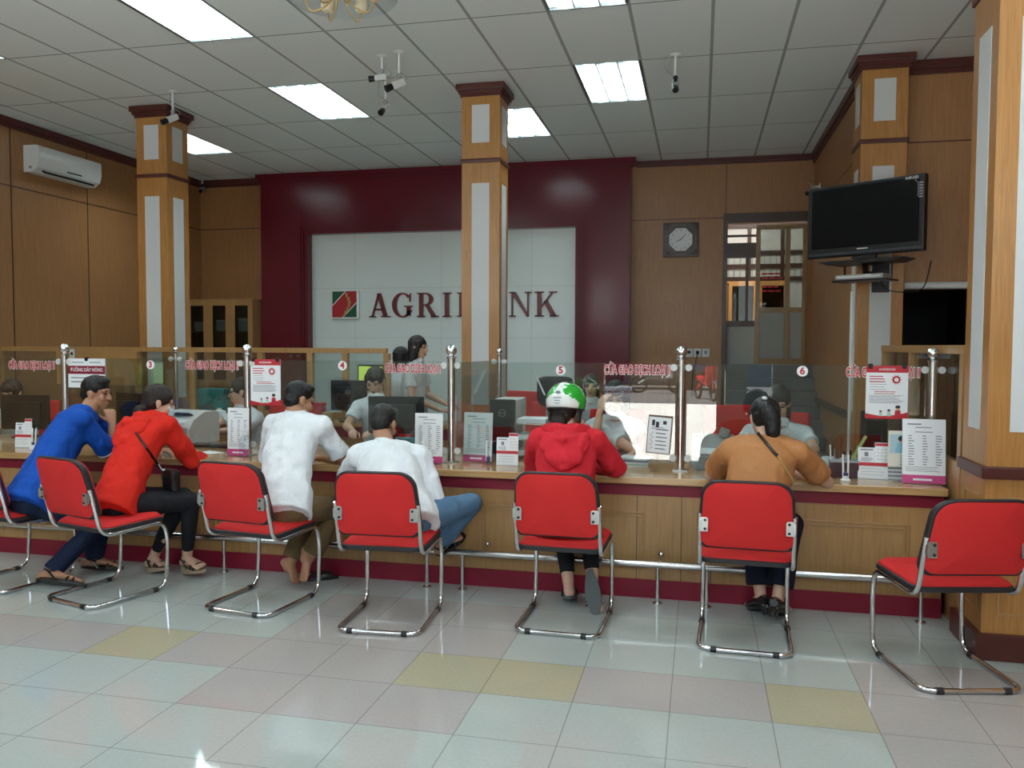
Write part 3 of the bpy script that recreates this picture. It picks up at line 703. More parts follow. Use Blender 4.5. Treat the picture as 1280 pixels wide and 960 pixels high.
def cctv(loc, L, d, label, size=1.0, mount=None, dark=False):
    t = thing('security_camera', loc, label, 'security camera', group='security cameras')
    mo_ = V(mount) if mount else V((0, 0, -1)); tip = mo_ * L; d = V(d).normalized()
    MB().lathe([(.045, 0), (.045, .006), (.02, .014), (.014, .02)], axis=mo_).to('base', WHITEP, t)
    MB().cone((0, 0, 0), tip, .010).to('pole', WHITEP, t)
    MB().ball(tip, .022).cone(tip, tip + V((0, 0, -.04)) + d * .01, .014).to('joint', BLACK if dark else GREY, t)
    q = V((0, -1, 0)).rotation_difference(d).to_matrix(); c = tip + V((0, 0, -.06 * size)) + d * .01
    MB().box(c, (.058 * size, .11 * size, .055 * size), .01, q).to('body', GREY if dark else LGREY, t)
    MB().cone(c + d * .05 * size, c + d * .11 * size, .026 * size, .029 * size).to('lens', BLACK, t)
    side = d.cross(V((0, 0, 1))).normalized()
    MB().sweep([c - d * .055 * size, c - d * .10 + V((0, 0, .02)), tip + side * .09 + V((0, 0, .08)), V((0, 0, -.01)) + side * .05 if not mount else tip * .3 + side * .05], .004, 6, fillet=.05).to('cable', GREY, t)
    return t
cctv((-5.2, 2.34, H), .20, (-.5, -.7, -.5), 'security camera hanging in front of the left column top', 1.05)
cctv((-2.79, 1.84, H), .13, (-.9, -.2, -.1), 'white box security camera pointing left, highest of the middle cluster', .95)
cctv((-2.95, 2.33, H), .24, (-.1, -.8, -.6), 'security camera on long pole, lowest of the middle cluster', 1.0)
cctv((-2.61, 1.78, H), .20, (-.75, -.55, -.5), 'security camera with black lens, right of the middle cluster', 1.1)
cctv((-.30, 2.34, H), .20, (.05, -.8, -.65), 'dark security camera hanging alone right of the square light', .95, dark=True)
ce = at(1003, 243, 5.9)
cctv((1.36, ce.y, ce.z + .09), .09, (-.6, -.75, -.3), 'security camera on the right wall beside the television', 1.0, (-1, 0, 0))
cl_ = at(253, 226, 6.3); cctv((cl_.x, 6.3, H), .09, (.2, -.8, -.5), 'small security camera at the ceiling corner beside the left column', .9, dark=True)

chd = thing('chandelier', (-2.11, -.5, H), 'ornate brass chandelier with cream cups at the top edge', 'chandelier')
MB().lathe([(.10, 0), (.11, -.02), (.05, -.05), (.015, -.06), (.012, -.30), (.04, -.33), (.05, -.38), (.03, -.44), (.015, -.48), (.022, -.50), (.001, -.53)]).to('stem', GOLD, chd)
m = MB().lathe([(.05, -.30), (.20, -.36), (.30, -.46), (.33, -.50), (.325, -.505), (.29, -.47), (.19, -.375), (.05, -.315)], n=28); m.to('glass_dish', ACRYL, chd)
for k in range(6):
    a = R(60 * k + 15); u = V((math.cos(a), math.sin(a), 0)); 
    ar = MB().sweep([V((0, 0, -.42)), u * .07 + V((0, 0, -.56)), u * .17 + V((0, 0, -.60)), u * .20 + V((0, 0, -.52))], .005, 8, fillet=.06).to('arm', GOLD, chd)
    MB().lathe([(.012, -.53), (.03, -.52), (.042, -.49), (.038, -.46), (.05, -.44), (.045, -.44), (.03, -.465)], u * .20 + V((0, 0, -.0))).to('cup', CREAM, chd)

tv = thing('television', (1.245, 2.375, 2.295), 'large black flat television angled on a column mount', 'television', R(-35))
MB().box((0, .035, .30), (.98, .07, .605), .012).box((0, .08, .30), (.7, .05, .4), .02).to('body', BLACK, tv)
MB().box((0, -.002, .325), (.90, .004, .505)).to('screen', SCREEN, tv)
MB().box((0, -.003, .022), (.95, .006, .018), .003).to('lower_trim', mat('dark_blue_trim', (.03, .04, .055), .3), tv)
text('lettering', 'R49-HD', .03, LGREY, tv, (.39, -.004, .575), offset=.001); MB().box((0, -.003, .052), (.09, .003, .010)).to('maker_mark', LGREY, tv)
m = MB()
for k in range(6): m.box((.462, -.003, .53 - k * .022), (.03, .004, .012))
m.sweep([(.41, -.004, .56), (.44, -.004, .53), (.44, -.004, .42)], .003, 4); m.to('sticker', GREY, tv)
MB().b(-.10, .10, .02, .06, -.03, .03).to('stand_neck', BLACK, tv)
tm = thing('television_mount', (1.46, 2.73, 2.1), 'black wall mount with two shelves under the television', 'mount')
q = M.Rotation(R(-35), 3, 'Z'); c = V((1.245 - 1.46, 2.375 - 2.73, 0)) + q @ V((0, .06, 0))
MB().prism([(-.36, 0), (.36, 0), (.28, -.028), (-.28, -.028)], -.13, .14).to('upper_shelf', BLACK, tm).matrix_local = M.Translation(c + V((0, 0, .150))) @ q.to_4x4()
MB().box((0, 0, 0), (.46, .24, .014), .004).to('lower_shelf', BLACK, tm).matrix_local = M.Translation(c + V((0, 0, -.02))) @ q.to_4x4()
m = MB()
for a in (-.20, .20): m.box((a, .05, .06), (.012, .012, .16))
m.to('hanger', BLACK, tm).matrix_local = M.Translation(c) @ q.to_4x4()
MB().sweep([(0, 0, .05), c + V((.02, .1, .05)), c + V((0, 0, .12))], .025, 10).box((0, -.01, .05), (.14, .02, .3), .004).to('wall_arm', BLACK, tm)
sb = thing('set_top_box', tuple(V((1.46, 2.73, 2.1)) + c + V((0, -.01, -.012))), 'slim grey set-top box on the shelf under the television', 'set-top box', R(-35))
MB().box((0, -.02, .02), (.40, .20, .04), .006).to('body', GREY, sb); MB().box((0, -.122, .02), (.36, .004, .012)).box((.08, -.122, .033), (.05, .003, .01)).to('front_strip', LGREY, sb)
MB().sweep([(.1, .05, .0), (.2, -.05, -.10), (.32, -.02, -.12), (.40, .2, -.10), (.41, .3, .15)], .005, 6, fillet=.1).to('cable', BLACK, sb)
MB().sweep([(1.262, 2.90, .2), (1.262, 2.90, 2.02)], .014, 8).to('conduit_pipe', WHITEP); tag(bpy.data.objects['conduit_pipe'], 'thin white conduit pipe beside the column under the television', 'pipe')
rs = thing('roller_blind', (1.975, 2.93, 2.07), 'rolled white shutter tube above the dark passage at right', 'blind')
MB().sweep([(-.28, 0, 0), (.28, 0, 0)], .032, 14).to('roll', WHITEP, rs); MB().box((-.285, .01, 0), (.01, .06, .08)).box((.285, .01, 0), (.01, .06, .08)).to('bracket', GREY, rs)

# ------------------------------------------------------------------ visitor chairs
def make_chair():
    t = thing('visitor_chair', (0, 0, 0), 'x', 'chair')
    h = .225
    pts = []
    left = [(-h, -.285, .70), (-h, -.215, .415), (-h, .205, .425), (-h, .235, .30), (-h, .215, .0135), (-h, -.285, .0135)]
    pts = [V(p) for p in left]
    m = MB(); m.sweep(pts + [V((-p.x, p.y, p.z)) for p in reversed(pts)], .0125, 12, fillet=.075, fseg=7)
    m.to('tube_frame', CHROME, t)
    # seat cushion
    def pad(nu, nv, w, shape, th0, th1):
        pass
    n = 28
    def rr(wx, y0, y1, cr, zf, k=n):
        out = []
        for q in range(4):
            cx = (1, -1, -1, 1)[q] * (wx - cr); cy = (y1 - cr, y1 - cr, y0 + cr, y0 + cr)[q]
            for s in range(k // 4):
                a = R(90 * q + 90 * s / (k // 4 - 1)); x = cx + cr * math.cos(a); y = cy + cr * math.sin(a); out.append((x, y))
        return [V((x, y, zf(x, y))) for x, y in out]
    def sz(x, y): return .018 * math.cos(x / .24 * 1.2) + .012 * max(0, y) / .24 - .035 * max(0, (y - .16) / .08) ** 2
    MB().rings([rr(.225, -.215, .225, .06, lambda x, y: .427 + .3 * sz(x, y)), rr(.232, -.222, .235, .065, lambda x, y: .432 + .3 * sz(x, y)), rr(.232, -.222, .235, .065, lambda x, y: .447 + .6 * sz(x, y)), rr(.226, -.216, .229, .06, lambda x, y: .451 + .6 * sz(x, y))]).to('seat_edge', BLACKRUB, t)
    MB().rings([rr(.226, -.215, .228, .06, lambda x, y: .445 + .6 * sz(x, y)), rr(.224, -.213, .226, .06, lambda x, y: .455 + sz(x, y)), rr(.20, -.19, .20, .05, lambda x, y: .470 + sz(x, y)), rr(.10, -.10, .10, .04, lambda x, y: .474 + sz(x, y))]).to('seat', REDFAB, t)
    # backrest in x,z ; leans back and wraps slightly
    def bk(x, z, d): # d toward the front
        s = (z - .515) / .365
        return V((x, -.235 - .085 * s + d - .0 + .045 * (x / .24) ** 2 - .035, z))
    def rz(wb, wt, z0, z1, cb, ct_, d, k=40):
        out = []
        for q in range(4):
            top = q < 2; w = wt if top else wb; c = ct_ if top else cb
            cx = (1, -1, -1, 1)[q] * (w - c); cz = (z1 - c) if top else (z0 + c)
            for s in range(k // 4):
                a = R(90 * q + 90 * s / (k // 4 - 1)); x = cx + c * math.cos(a); z = cz + c * math.sin(a)
                z -= .020 * (1 - (x / .24) ** 2) * (0 if top else 1); z += .012 * (1 - (x / .24) ** 2) * (1 if top else 0)
                out.append(bk(x, z, d))
        return out
    A = (.238, .222, .525, .868)
    def cen(p, f, d):   # shrink a ring towards the middle
        return [bk(x * f, .697 + (z - .697) * f, d) for x, z in p]
    base = [(p.x, p.z) for p in rz(*A, .045, .085, 0)]
    MB().rings([cen(base, .965, -.017), cen(base, .99, -.014), cen(base, 1.0, -.006), cen(base, 1.0, .010), cen(base, .985, .018), cen(base, .95, .02)]).to('back_edge', BLACKRUB, t)
    MB().rings([cen(base, f, d) for f, d in ((.3, -.026), (.6, -.0245), (.88, -.022), (.935, -.0195), (.94, -.012))]).to('back_panel', REDFAB, t)
    MB().rings([cen(base, f, d) for f, d in ((.97, .014), (.965, .028), (.9, .036), (.6, .040), (.3, .042))]).to('back_pad', REDFAB, t)
    for s in (-1, 1):
        p = bk(s * .205, .645, -.030)
        b = MB().box(p + V((0, -.002, 0)), (.042, .006, .072), .004).box(V((s * .224, p.y + .0, .645)), (.014, .02, .05), .003); b.to('bracket', DARKSTEEL, t)
        MB().cone(p + V((-s * .006, -.004, .022)), p + V((-s * .006, -.009, .022)), .007).cone(p + V((-s * .006, -.004, -.022)), p + V((-s * .006, -.009, -.022)), .007).to('screw', BLACKRUB, t)
    for s in (-1, 1):
        MB().cone((s * .135, -.285, .0135), (s * .165, -.285, .0135), .016, n=14).to('rubber_foot', BLACKRUB, t)
        MB().cone((s * h, .12, .0135), (s * h, .15, .0135), .016, n=14).to('rubber_foot', BLACKRUB, t)
    return t
ch0 = make_chair()
CH = [(-4.34, -.56, -11, 'red visitor chair at the far left, cut by the picture edge'), (-3.57, -.665, -16, 'red visitor chair under the red hoodie woman'),
      (-2.575, -.58, -8, 'red visitor chair of the barefoot man in khaki trousers'), (-1.72, -.70, 4, 'red visitor chair of the man in white shirt and jeans'),
      (-.77, -.50, -2, 'red visitor chair of the woman in green helmet'), (.19, -.54, -2.5, 'red visitor chair of the woman in caramel blouse'),
      (1.075, -.79, 13, 'empty red visitor chair beside the right pillar')]
for k, (x, y, a, l) in enumerate(CH):
    o = ch0 if k == 0 else dup(ch0)
    o.location = (x, y, 0); o.rotation_euler = (0, 0, R(a)); o['label'] = l; o['group'] = 'red chairs in front of the counter'
# swivel chairs of the clerks
def make_swivel():
    t = thing('swivel_chair', (0, 0, 0), 'x', 'chair')
    MB().box((0, 0, .45), (.46, .44, .07), .03).to('seat', REDFAB, t)
    MB().box((0, .225, .80), (.44, .05, .46), .024, M.Rotation(R(-8), 3, 'X'), seg=4).to('backrest', REDFAB, t)
    MB().box((0, .262, .80), (.43, .02, .45), .01, M.Rotation(R(-8), 3, 'X')).sweep([(0, .05, .40), (0, .27, .42), (0, .29, .75)], .018, 8, fillet=.06).to('back_support', BLACK, t)
    MB().cone((0, 0, .08), (0, 0, .42), .028).to('gas_lift', BLACK, t)
    for k in range(5):
        a = R(72 * k); p = V((.26 * math.cos(a), .26 * math.sin(a), .07))
        MB().cone((0, 0, .10), p, .022, .015).cone(p, p - V((0, 0, .02)), .012).ball(p - V((0, 0, .042)), (.026, .026, .026)).to('leg', BLACK, t)
    return t
sw0 = make_swivel(); SWV = []

# ------------------------------------------------------------------ people
def nz(v): return V(v).normalized()
def bent(d, n, a): return (d * math.cos(a) + n * math.sin(a)).normalized()
def hand_shape(mb, w, d, n, side, curl=.5, s=1.0, spread=1.0):
    d = nz(d); n = V(n); n = (n - d * n.dot(d)).normalized(); t = d.cross(n) * (1 if side == 'R' else -1)
    pts = [w - d * .01, w + d * .03 * s, w + d * .065 * s, w + d * .088 * s]
    mb.loft(pts, [t] * 4, [(.024 * s, .017 * s), (.033 * s, .017 * s), (.040 * s, .0155 * s), (.038 * s, .012 * s)], 14)
    for k, (off, L) in enumerate(((.029, .070), (.010, .079), (-.009, .073), (-.027, .057))):
        p = w + d * .082 * s + t * off * s; a = .15 + curl * .5; r = .0092 * s * (1 if k < 3 else .9); q = [p]
        for j, f in enumerate((.45, .32, .23)):
            dd = bent(d, n, a) + t * off * 2.0 * spread * (1 - min(curl, 1)); p = p + dd.normalized() * L * f * s; q.append(p); a += curl * .85
        mb.caps(q, [r * 1.08, r, r * .92, r * .8], 10)
    b = w + d * .022 * s + t * .024 * s + n * .006; d1 = (d * .62 + t * .72 + n * .25).normalized(); d2 = (d * .9 + t * .15 + n * .45 * (1 + curl)).normalized()
    mb.caps([b, b + d1 * .038 * s, b + d1 * .038 * s + d2 * .030 * s, b + d1 * .038 * s + d2 * .052 * s], [.013 * s, .0115 * s, .010 * s, .0085 * s], 10)
def foot_shape(mb, ank, toe, r=1.0, up_=V((0, 0, 1))):
    f = toe - ank; f = f.normalized(); lat = f.cross(up_).normalized(); u = lat.cross(f).normalized()
    heel = ank - u * .045 - f * .035
    mb.ball(heel, (.030, .030, .028)); mb.cone(ank, heel, .033, .03)
    base = toe - f * .045
    mb.loft([heel, heel + f * .05 + u * .012, (heel + base) / 2 + u * .014, base + u * .0, base + f * .018], [lat] * 5, [(.027, .024), (.030, .032), (.035, .026), (.042, .016), (.040, .012)], 16)
    mb.cone(ank, (heel + base) / 2 + u * .008, .033, .028)
    for k in range(5):
        p = base + lat * (.034 - .017 * k) * (1) ; L = (.042, .044, .040, .035, .030)[k]
        mb.caps([p, p + f * L], [.012 if k == 0 else .0095, .0115 if k == 0 else .008], 8)
    return heel, base, f, lat, u
def head_shape(mb, c, F, U):
    F = nz(F); U = V(U); U = (U - F * U.dot(F)).normalized(); Rr = F.cross(U)
    B = M((Rr, F, U)).transposed()
    def P(r, f, u): return c + Rr * r + F * f + U * u
    mb.ball(P(0, -.012, .030), (.073, .090, .082), B, 20, 14)
    mb.ball(P(0, .022, -.040), (.057, .062, .072), B, 20, 14)
    mb.ball(P(0, .050, -.098), (.026, .022, .018), B)
    mb.loft([P(0, .0, -.06), P(0, .045, -.098)], Rr, [(.058, .03), (.03, .018)], 14)
    mb.caps([P(0, .080, .008), P(0, .096, -.022), P(0, .098, -.034)], [.009, .012, .013], 10)
    for s in (-1, 1):
        mb.ball(P(s * .011, .088, -.036), (.009, .010, .008), B, 10, 8)
        mb.ball(P(s * .036, .062, -.028), (.022, .020, .026), B)
        mb.ball(P(s * .030, .074, .020), (.024, .012, .009), B)
        mb.ball(P(s * .072, -.006, -.012), (.009, .019, .031), B, 12, 10); mb.ball(P(s * .078, -.012, -.002), (.007, .017, .020), B, 12, 10)
    mb.ball(P(0, .078, -.066), (.024, .013, .008), B); mb.ball(P(0, .075, -.076), (.020, .013, .008), B)
    return P, B
def person(label, hip, neck, rc, rh, sw, head, armL, armR, legL, legR, skin, top, bottom, group=None, bulk=1.0, face=True, hair=None, hairm=None, shoes=None, lips=False, vox=.0062, curl=(.6, .6)):
    base = V((hip.x, hip.y, 0)); t = thing('person', base, label, 'person', group=group)
    rc = nz(rc); rh = nz(rh); upv = (neck - hip).normalized(); back = rc.cross(upv)  # forward
    back = -back if back.dot(V((rc.y * -1, rc.x, 0))) < 0 else back
    c, F, U = head[0], nz(head[1]), V(head[2])
    sh = {'L': neck - upv * .075 - rc * sw, 'R': neck - upv * .075 + rc * sw}
    hj = {'L': hip - rh * .085 - V((0, 0, .02)), 'R': hip + rh * .085 - V((0, 0, .02))}
    fwdh = V((-rh.y, rh.x, 0))
    L = (neck - hip).length; bow = -V((-rc.y, rc.x, 0)) * .03
    tp = [hip - upv * .09, hip, hip + upv * L * .28 + bow * .6, hip + upv * L * .55 + bow, hip + upv * L * .8 + bow * .6, hip + upv * L * .93, neck]
    lt_ = [rh.lerp(rc, k / 6) for k in range(7)]
    def torso(mb, g):
        b = bulk
        mb.loft(tp, lt_, [(.13 * b + g, .10 * b + g), (.165 * b + g, .118 * b + g), (.142 * b + g, .105 * b + g), (.150 * b + g, .108 * b + g), (.165 * b + g, .105 * b + g), (.13 * b + g, .08 * b + g), (.055 + g * .6, .055 + g * .6)], 24)
        mb.caps([tp[4].lerp(tp[5], .7) - rc * .06, sh['L']], [.07 * b + g, .055 * b + g]); mb.caps([tp[4].lerp(tp[5], .7) + rc * .06, sh['R']], [.07 * b + g, .055 * b + g])
    arms = {'L': armL, 'R': armR}; legs = {'L': legL, 'R': legR}
    # body: one continuous skin
    mb = MB(); torso(mb, -.006)
    P, B = head_shape(mb, c, F, U)
    mb.caps([neck - upv * .04, neck, P(0, -.022, -.055)], [.062, .055, .052])
    for s in 'LR':
        el, wr, hd, pn = arms[s]
        mb.caps([sh[s], sh[s].lerp(el, .5), el], [.046, .043, .036]); mb.caps([el, el.lerp(wr, .35), wr], [.036, .037, .025])
        hand_shape(mb, wr + nz(hd) * .012, hd, pn, s, curl[0 if s == 'L' else 1])
        kn, an, to = legs[s]
        mb.caps([hj[s], hj[s].lerp(kn, .5), kn], [.078, .070, .052]); mb.caps([kn, kn.lerp(an, .35), an], [.05, .05, .032])
        foot_shape(mb, an, to, 1.0, (kn - an).normalized() if abs((to - an).normalized().dot((kn - an).normalized())) < .9 else fwdh)
    mb.fused('body', skin, t, base, vox, 3)
    # clothing
    mb = MB(); g = top.get('g', .010); torso(mb, g)
    sl = top.get('sleeve', 'short')
    for s in 'LR':
        el, wr = arms[s][0], arms[s][1]; k = top.get('r', 1.0)
        if sl == 'long': mb.caps([sh[s], sh[s].lerp(el, .5), el], [.062 * k, .060 * k, .053 * k]); mb.caps([el, el.lerp(wr, .5)], [.053 * k, .048 * k]); mb.cone(el.lerp(wr, .45), wr.lerp(el, .06), .048 * k, .038 * k)
        else:
            f = top.get('f', .62); mb.caps([sh[s], sh[s].lerp(el, f * .6)], [.062 * k, .062 * k]); mb.cone(sh[s].lerp(el, f * .5), sh[s].lerp(el, f), .062 * k, .064 * k)
    if top.get('hem'):
        mb.loft([hip + upv * .10, hip - upv * .02, hip - upv * top['hem']], rh, [(.16 * bulk + g, .115 * bulk + g), (.178 * bulk + g, .130 * bulk + g), (.182 * bulk + g, .136 * bulk + g)], 24)
    for e in top.get('extra', []): e(mb, locals())
    shirt = mb.fused(top.get('name', 'shirt'), top['mat'], t, base, .0085, 7, disp=top.get('disp', .026), dscale=.10)
    if top.get('collar'):
        m = MB(); n_ = nz(P(0, -.02, -.06) - neck); ctr = neck + n_ * .018; lat = rc; fr_ = lat.cross(n_)
        m.rings([[ctr + lat * math.cos(a) * rx + fr_ * math.sin(a) * rx * .95 + n_ * z for a in [2 * math.pi * q / 24 for q in range(24)]] for rx, z in ((.082, -.030), (.076, .014), (.070, .032), (.062, .032), (.064, -.018))], closed=True)
        m.to('collar', top['collar'], t, base)
    mb = MB(); k = bottom.get('r', 1.0); f = bottom.get('f', 1.0)
    mb.loft([hip + upv * .05, hip - V((0, 0, .02)), hip - V((0, 0, .085))], rh, [(.160 * bulk, .112 * bulk), (.172 * bulk, .125 * bulk), (.15 * bulk, .115 * bulk)], 24)
    for s in 'LR':
        kn, an, to = legs[s]; ae = kn.lerp(an, f)
        mb.caps([hj[s], hj[s].lerp(kn, .5), kn], [.092 * k, .083 * k, .066 * k]); mb.caps([kn, kn.lerp(ae, .4)], [.066 * k, .060 * k]); mb.cone(kn.lerp(ae, .38), ae, .060 * k, bottom.get('cuff', .046) * k)
    mb.fused('trousers', bottom['mat'], t, base, .0085, 6, disp=.012, dscale=.11)
    # face details
    if face:
        for s in (-1, 1):
            MB().ball(P(s * .030, .0815, .001), (.0135, .006, .0055), B, 12, 8).to('eye', EYEM, t, base)
            MB().ball(P(s * .031, .083, .024), (.019, .005, .0038), B, 12, 8).to('eyebrow', hairm or HAIR, t, base)
        if lips: MB().ball(P(0, .0865, -.066), (.021, .007, .0055), B, 12, 8).ball(P(0, .084, -.075), (.017, .007, .005), B, 12, 8).to('lips', LIPS, t, base)
    hm = hairm or HAIR
    mb = MB()
    if hair == 'short':
        mb.ball(P(0, -.016, .042), (.079, .094, .083), B, 20, 14); mb.ball(P(0, .03, .088), (.062, .052, .034), B); mb.ball(P(0, -.05, -.01), (.066, .058, .062), B)
    elif hair:
        mb.ball(P(0, -.018, .036), (.083, .097, .088), B, 20, 14); mb.ball(P(0, -.040, -.005), (.080, .070, .075), B)
        for s in (-1, 1): mb.ball(P(s * .062, .022, .035), (.022, .042, .045), B)
    if hair == 'bun': mb.ball(P(-.0, -.125, -.03), (.045, .042, .045), B); mb.ball(P(0, -.09, -.035), (.05, .04, .045), B)
    if hair == 'lowbun': mb.ball(P(-.0, -.105, -.085), (.052, .042, .048), B); mb.ball(P(0, -.075, -.05), (.06, .04, .055), B)
    if hair == 'pony':
        mb.caps([P(0, -.10, .02), P(.01, -.13, -.03), P(.02, -.115, -.11), P(.02, -.095, -.17)], [.05, .05, .042, .018])
    if hair == 'bob':
        mb.loft([P(0, -.03, .05), P(0, -.035, -.05), P(0, -.04, -.13), P(0, -.04, -.155)], P(1, 0, 0) - P(0, 0, 0), [(.084, .085), (.090, .072), (.092, .066), (.075, .05)])
        for s in (-1, 1): mb.caps([P(s * .066, .03, .05), P(s * .078, .02, -.03), P(s * .08, .01, -.11)], [.025, .022, .016])
    if hair == 'long':
        mb.loft([P(0, -.035, .05), P(0, -.045, -.06), P(0, -.06, -.17), P(0, -.07, -.24)], P(1, 0, 0) - P(0, 0, 0), [(.083, .08), (.086, .066), (.082, .05), (.05, .03)])
    if hair == 'fringe':
        mb.caps([P(-.05, .068, .068), P(0, .082, .066), P(.05, .068, .068)], [.022, .022, .022]); mb.ball(P(0, -.11, .0), (.045, .04, .06), B)
    if hair: mb.fused('hair', hm, t, base, .006, 3, disp=.008, dscale=.03)
    # footwear
    if shoes:
        for s in 'LR':
            kn, an, to = legs[s]; f = (to - an).normalized(); leg = (kn - an).normalized()
            up2 = leg if abs(f.dot(leg)) < .9 else fwdh; lat = f.cross(up2).normalized(); u = lat.cross(f).normalized()
            heel = an - u * .075 - f * .06; tip = to - u * .012 + f * .025; ln = (tip - heel).length; ff = (tip - heel).normalized(); uu = lat.cross(ff).normalized()
            sh_ = MB()
            def sole(th0, th1, wf=1.0):
                rr = []
                for z in (th0, th1):
                    ring = []
                    for q in range(28):
                        a = 2 * math.pi * q / 28; y = .5 - .5 * math.cos(a); w = (.033 + .012 * math.sin(min(1, y) * 2.2)) * wf
                        ring.append(heel + ff * (ln * y) + lat * (math.sin(a) ** 1 * w * (1 if True else 0)) + uu * z)
                    rr.append(ring)
                return rr
            if shoes == 'wedge':
                rr = sole(0, .0); rr[0] = [p - uu * (.055 - .042 * ((p - heel).dot(ff) / ln)) for p in rr[0]]
                sh_.rings(rr); w = sh_.to('wedge_sole', CORK, t, base)
            else:
                sh_.rings(sole(-.012, .008)); sh_.to('sole', SOLE if shoes == 'slipper' else LEATHER, t, base)
            st_ = MB()
            if shoes in ('sandal', 'wedge', 'slipper'):
                for y0, hgt in ((.66, .030), (.78, .024)) if shoes != 'slipper' else ((.60, .045), (.68, .042), (.76, .036)):
                    st_.sweep([heel + ff * ln * y0 + lat * (.047 * math.cos(a)) + uu * (.004 + (hgt + .012) * math.sin(a)) for a in [math.pi * q / 10 for q in range(11)]], .006, 6)
                if shoes != 'slipper':
                    st_.sweep([an + lat * .040 * math.cos(a) + f * .042 * math.sin(a) - u * .01 for a in [2 * math.pi * q / 16 for q in range(16)]], .006, 6, closed=True)
                    for q in (-1, 1): st_.sweep([an + lat * q * .038 - u * .01, heel + ff * ln * .45 + lat * q * .04], .006, 6)
                st_.to('strap', LEATHER, t, base)
            else:
                st_.loft([heel - ff * .004 + uu * .03, heel + ff * .03 + uu * .032, heel + ff * ln * .35 + uu * .03, heel + ff * ln * .6 + uu * .028, heel + ff * ln * .85 + uu * .02, tip + uu * .012], [lat] * 6, [(.022, .02), (.036, .034), (.040, .034), (.046, .030), (.040, .020), (.02, .010)], 18)
                if shoes == 'heel': st_.cone(heel + ff * .03 - uu * .045, heel + ff * .03, .022, .03)
                st_.to('upper', LEATHER, t, base, smooth=60)
    return t, P, B, base, sh
D_ = V((0, 0, -1))
def A_(el, wr, d, n=(0, 0, -1)): return (V(el), V(wr), V(d), V(n))
Z0 = (0, 0, 1)
# man in blue polo shirt, chin on his fist
t, P, B, b0, sh = person('man in blue polo shirt leaning on the counter, chin on fist', V((-4.20, -.60, .56)), at(110, 512, -.12), (.62, -.78, 0), (.66, -.75, 0), .185,
    (at(121, 491, -.03), (.97, .20, -.10), (.10, 0, 1)), A_((-3.93, .12, .79), (-3.74, .06, .785), (1, -.25, 0)), A_(at(143, 572, -.08), at(140, 531, -.05), (-.22, .10, 1), (-.8, .5, .1)),
    (V((-3.94, -.22, .52)), V((-4.02, -.28, .09)), V((-3.86, -.22, .035))), (at(124, 655, -.36), at(64, 714, -.60), at(106, 729, -.63)), SKIND,
    dict(mat=C_BLUE, f=.80, g=.014, hem=.10, name='polo_shirt', collar=C_NAVY, r=1.08), dict(mat=C_DKDENIM, cuff=.062), hair='short', shoes='sandal', curl=(.4, 1.7), bulk=1.06)
pol = nz(sh['R'] - at(143, 572, -.08)); q = at(143, 572, -.08).lerp(sh['R'], .205)
MB().sweep([q + pol.orthogonal().normalized() * .066 * math.cos(a) + pol.cross(pol.orthogonal()).normalized() * .066 * math.sin(a) for a in [2 * math.pi * k / 24 for k in range(24)]], .004, 6, closed=True).to('sleeve_stripe', C_WHITE, t, b0)
# woman in orange-red hoodie
def hood(t, base, neck, hip, rc, m):
    rc = nz(rc); upv = (neck - hip).normalized(); fr_ = V((-rc.y, rc.x, 0)).normalized(); Bh = M((rc, fr_, upv)).transposed(); mb = MB()
    pts = [neck + rc * math.cos(a) * .112 + fr_ * (math.sin(a) * .085 - .035) + upv * (-.035 if math.sin(a) > 0.2 else .012) for a in [2 * math.pi * k / 18 for k in range(18)]]
    mb.sweep(pts, .036, 10, closed=True)
    mb.ball(neck - fr_ * .155 - upv * .075, (.150, .060, .085), Bh); mb.ball(neck - fr_ * .165 - upv * .135, (.115, .058, .085), Bh); mb.ball(neck - fr_ * .165 - upv * .19, (.06, .045, .05), Bh)
    mb.caps([neck - fr_ * .13 - rc * .12 - upv * .03, neck - fr_ * .215 - upv * .035, neck - fr_ * .13 + rc * .12 - upv * .03], [.03, .024, .03])
    return mb.fused('hood', m, t, base, .0085, 4, disp=.022, dscale=.08)
t, P, B, b0, sh = person('woman in orange-red hooded top writing at the counter', V((-3.58, -.60, .56)), at(197, 520, -.17), (.93, -.36, 0), (.72, -.69, 0), .165,
    (at(199, 503, -.14), (.74, .62, -.22), (.05, .1, 1)), A_(at(150, 590, .02), at(190, 574, .20), (.9, .3, 0)), A_(at(240, 577, -.10), at(255, 572, .10), (.9, .35, -.05)),
    (V((-3.36, -.24, .53)), at(191, 698, -.18), at(207, 706, -.24)), (at(238, 626, -.30), at(234, 697, -.22), at(253, 709, -.28)), SKINL,
    dict(mat=C_RED, sleeve='long', g=.018, hem=.11, name='hooded_top', r=1.12), dict(mat=C_BLACK, f=.86, r=.92, cuff=.042), hair='lowbun', hairm=HAIRB, shoes='wedge', curl=(.4, .6))
hood(t, b0, at(197, 520, -.17), V((-3.58, -.60, .56)), (.93, -.36, 0), C_RED)
MB().loft([P(0, .06, -.02), P(0, .088, -.045), P(0, .085, -.085), P(0, .05, -.115)], P(1, 0, 0) - P(0, 0, 0), [(.058, .02), (.058, .026), (.05, .028), (.03, .02)], 16).to('face_mask', MASKB, t, b0)
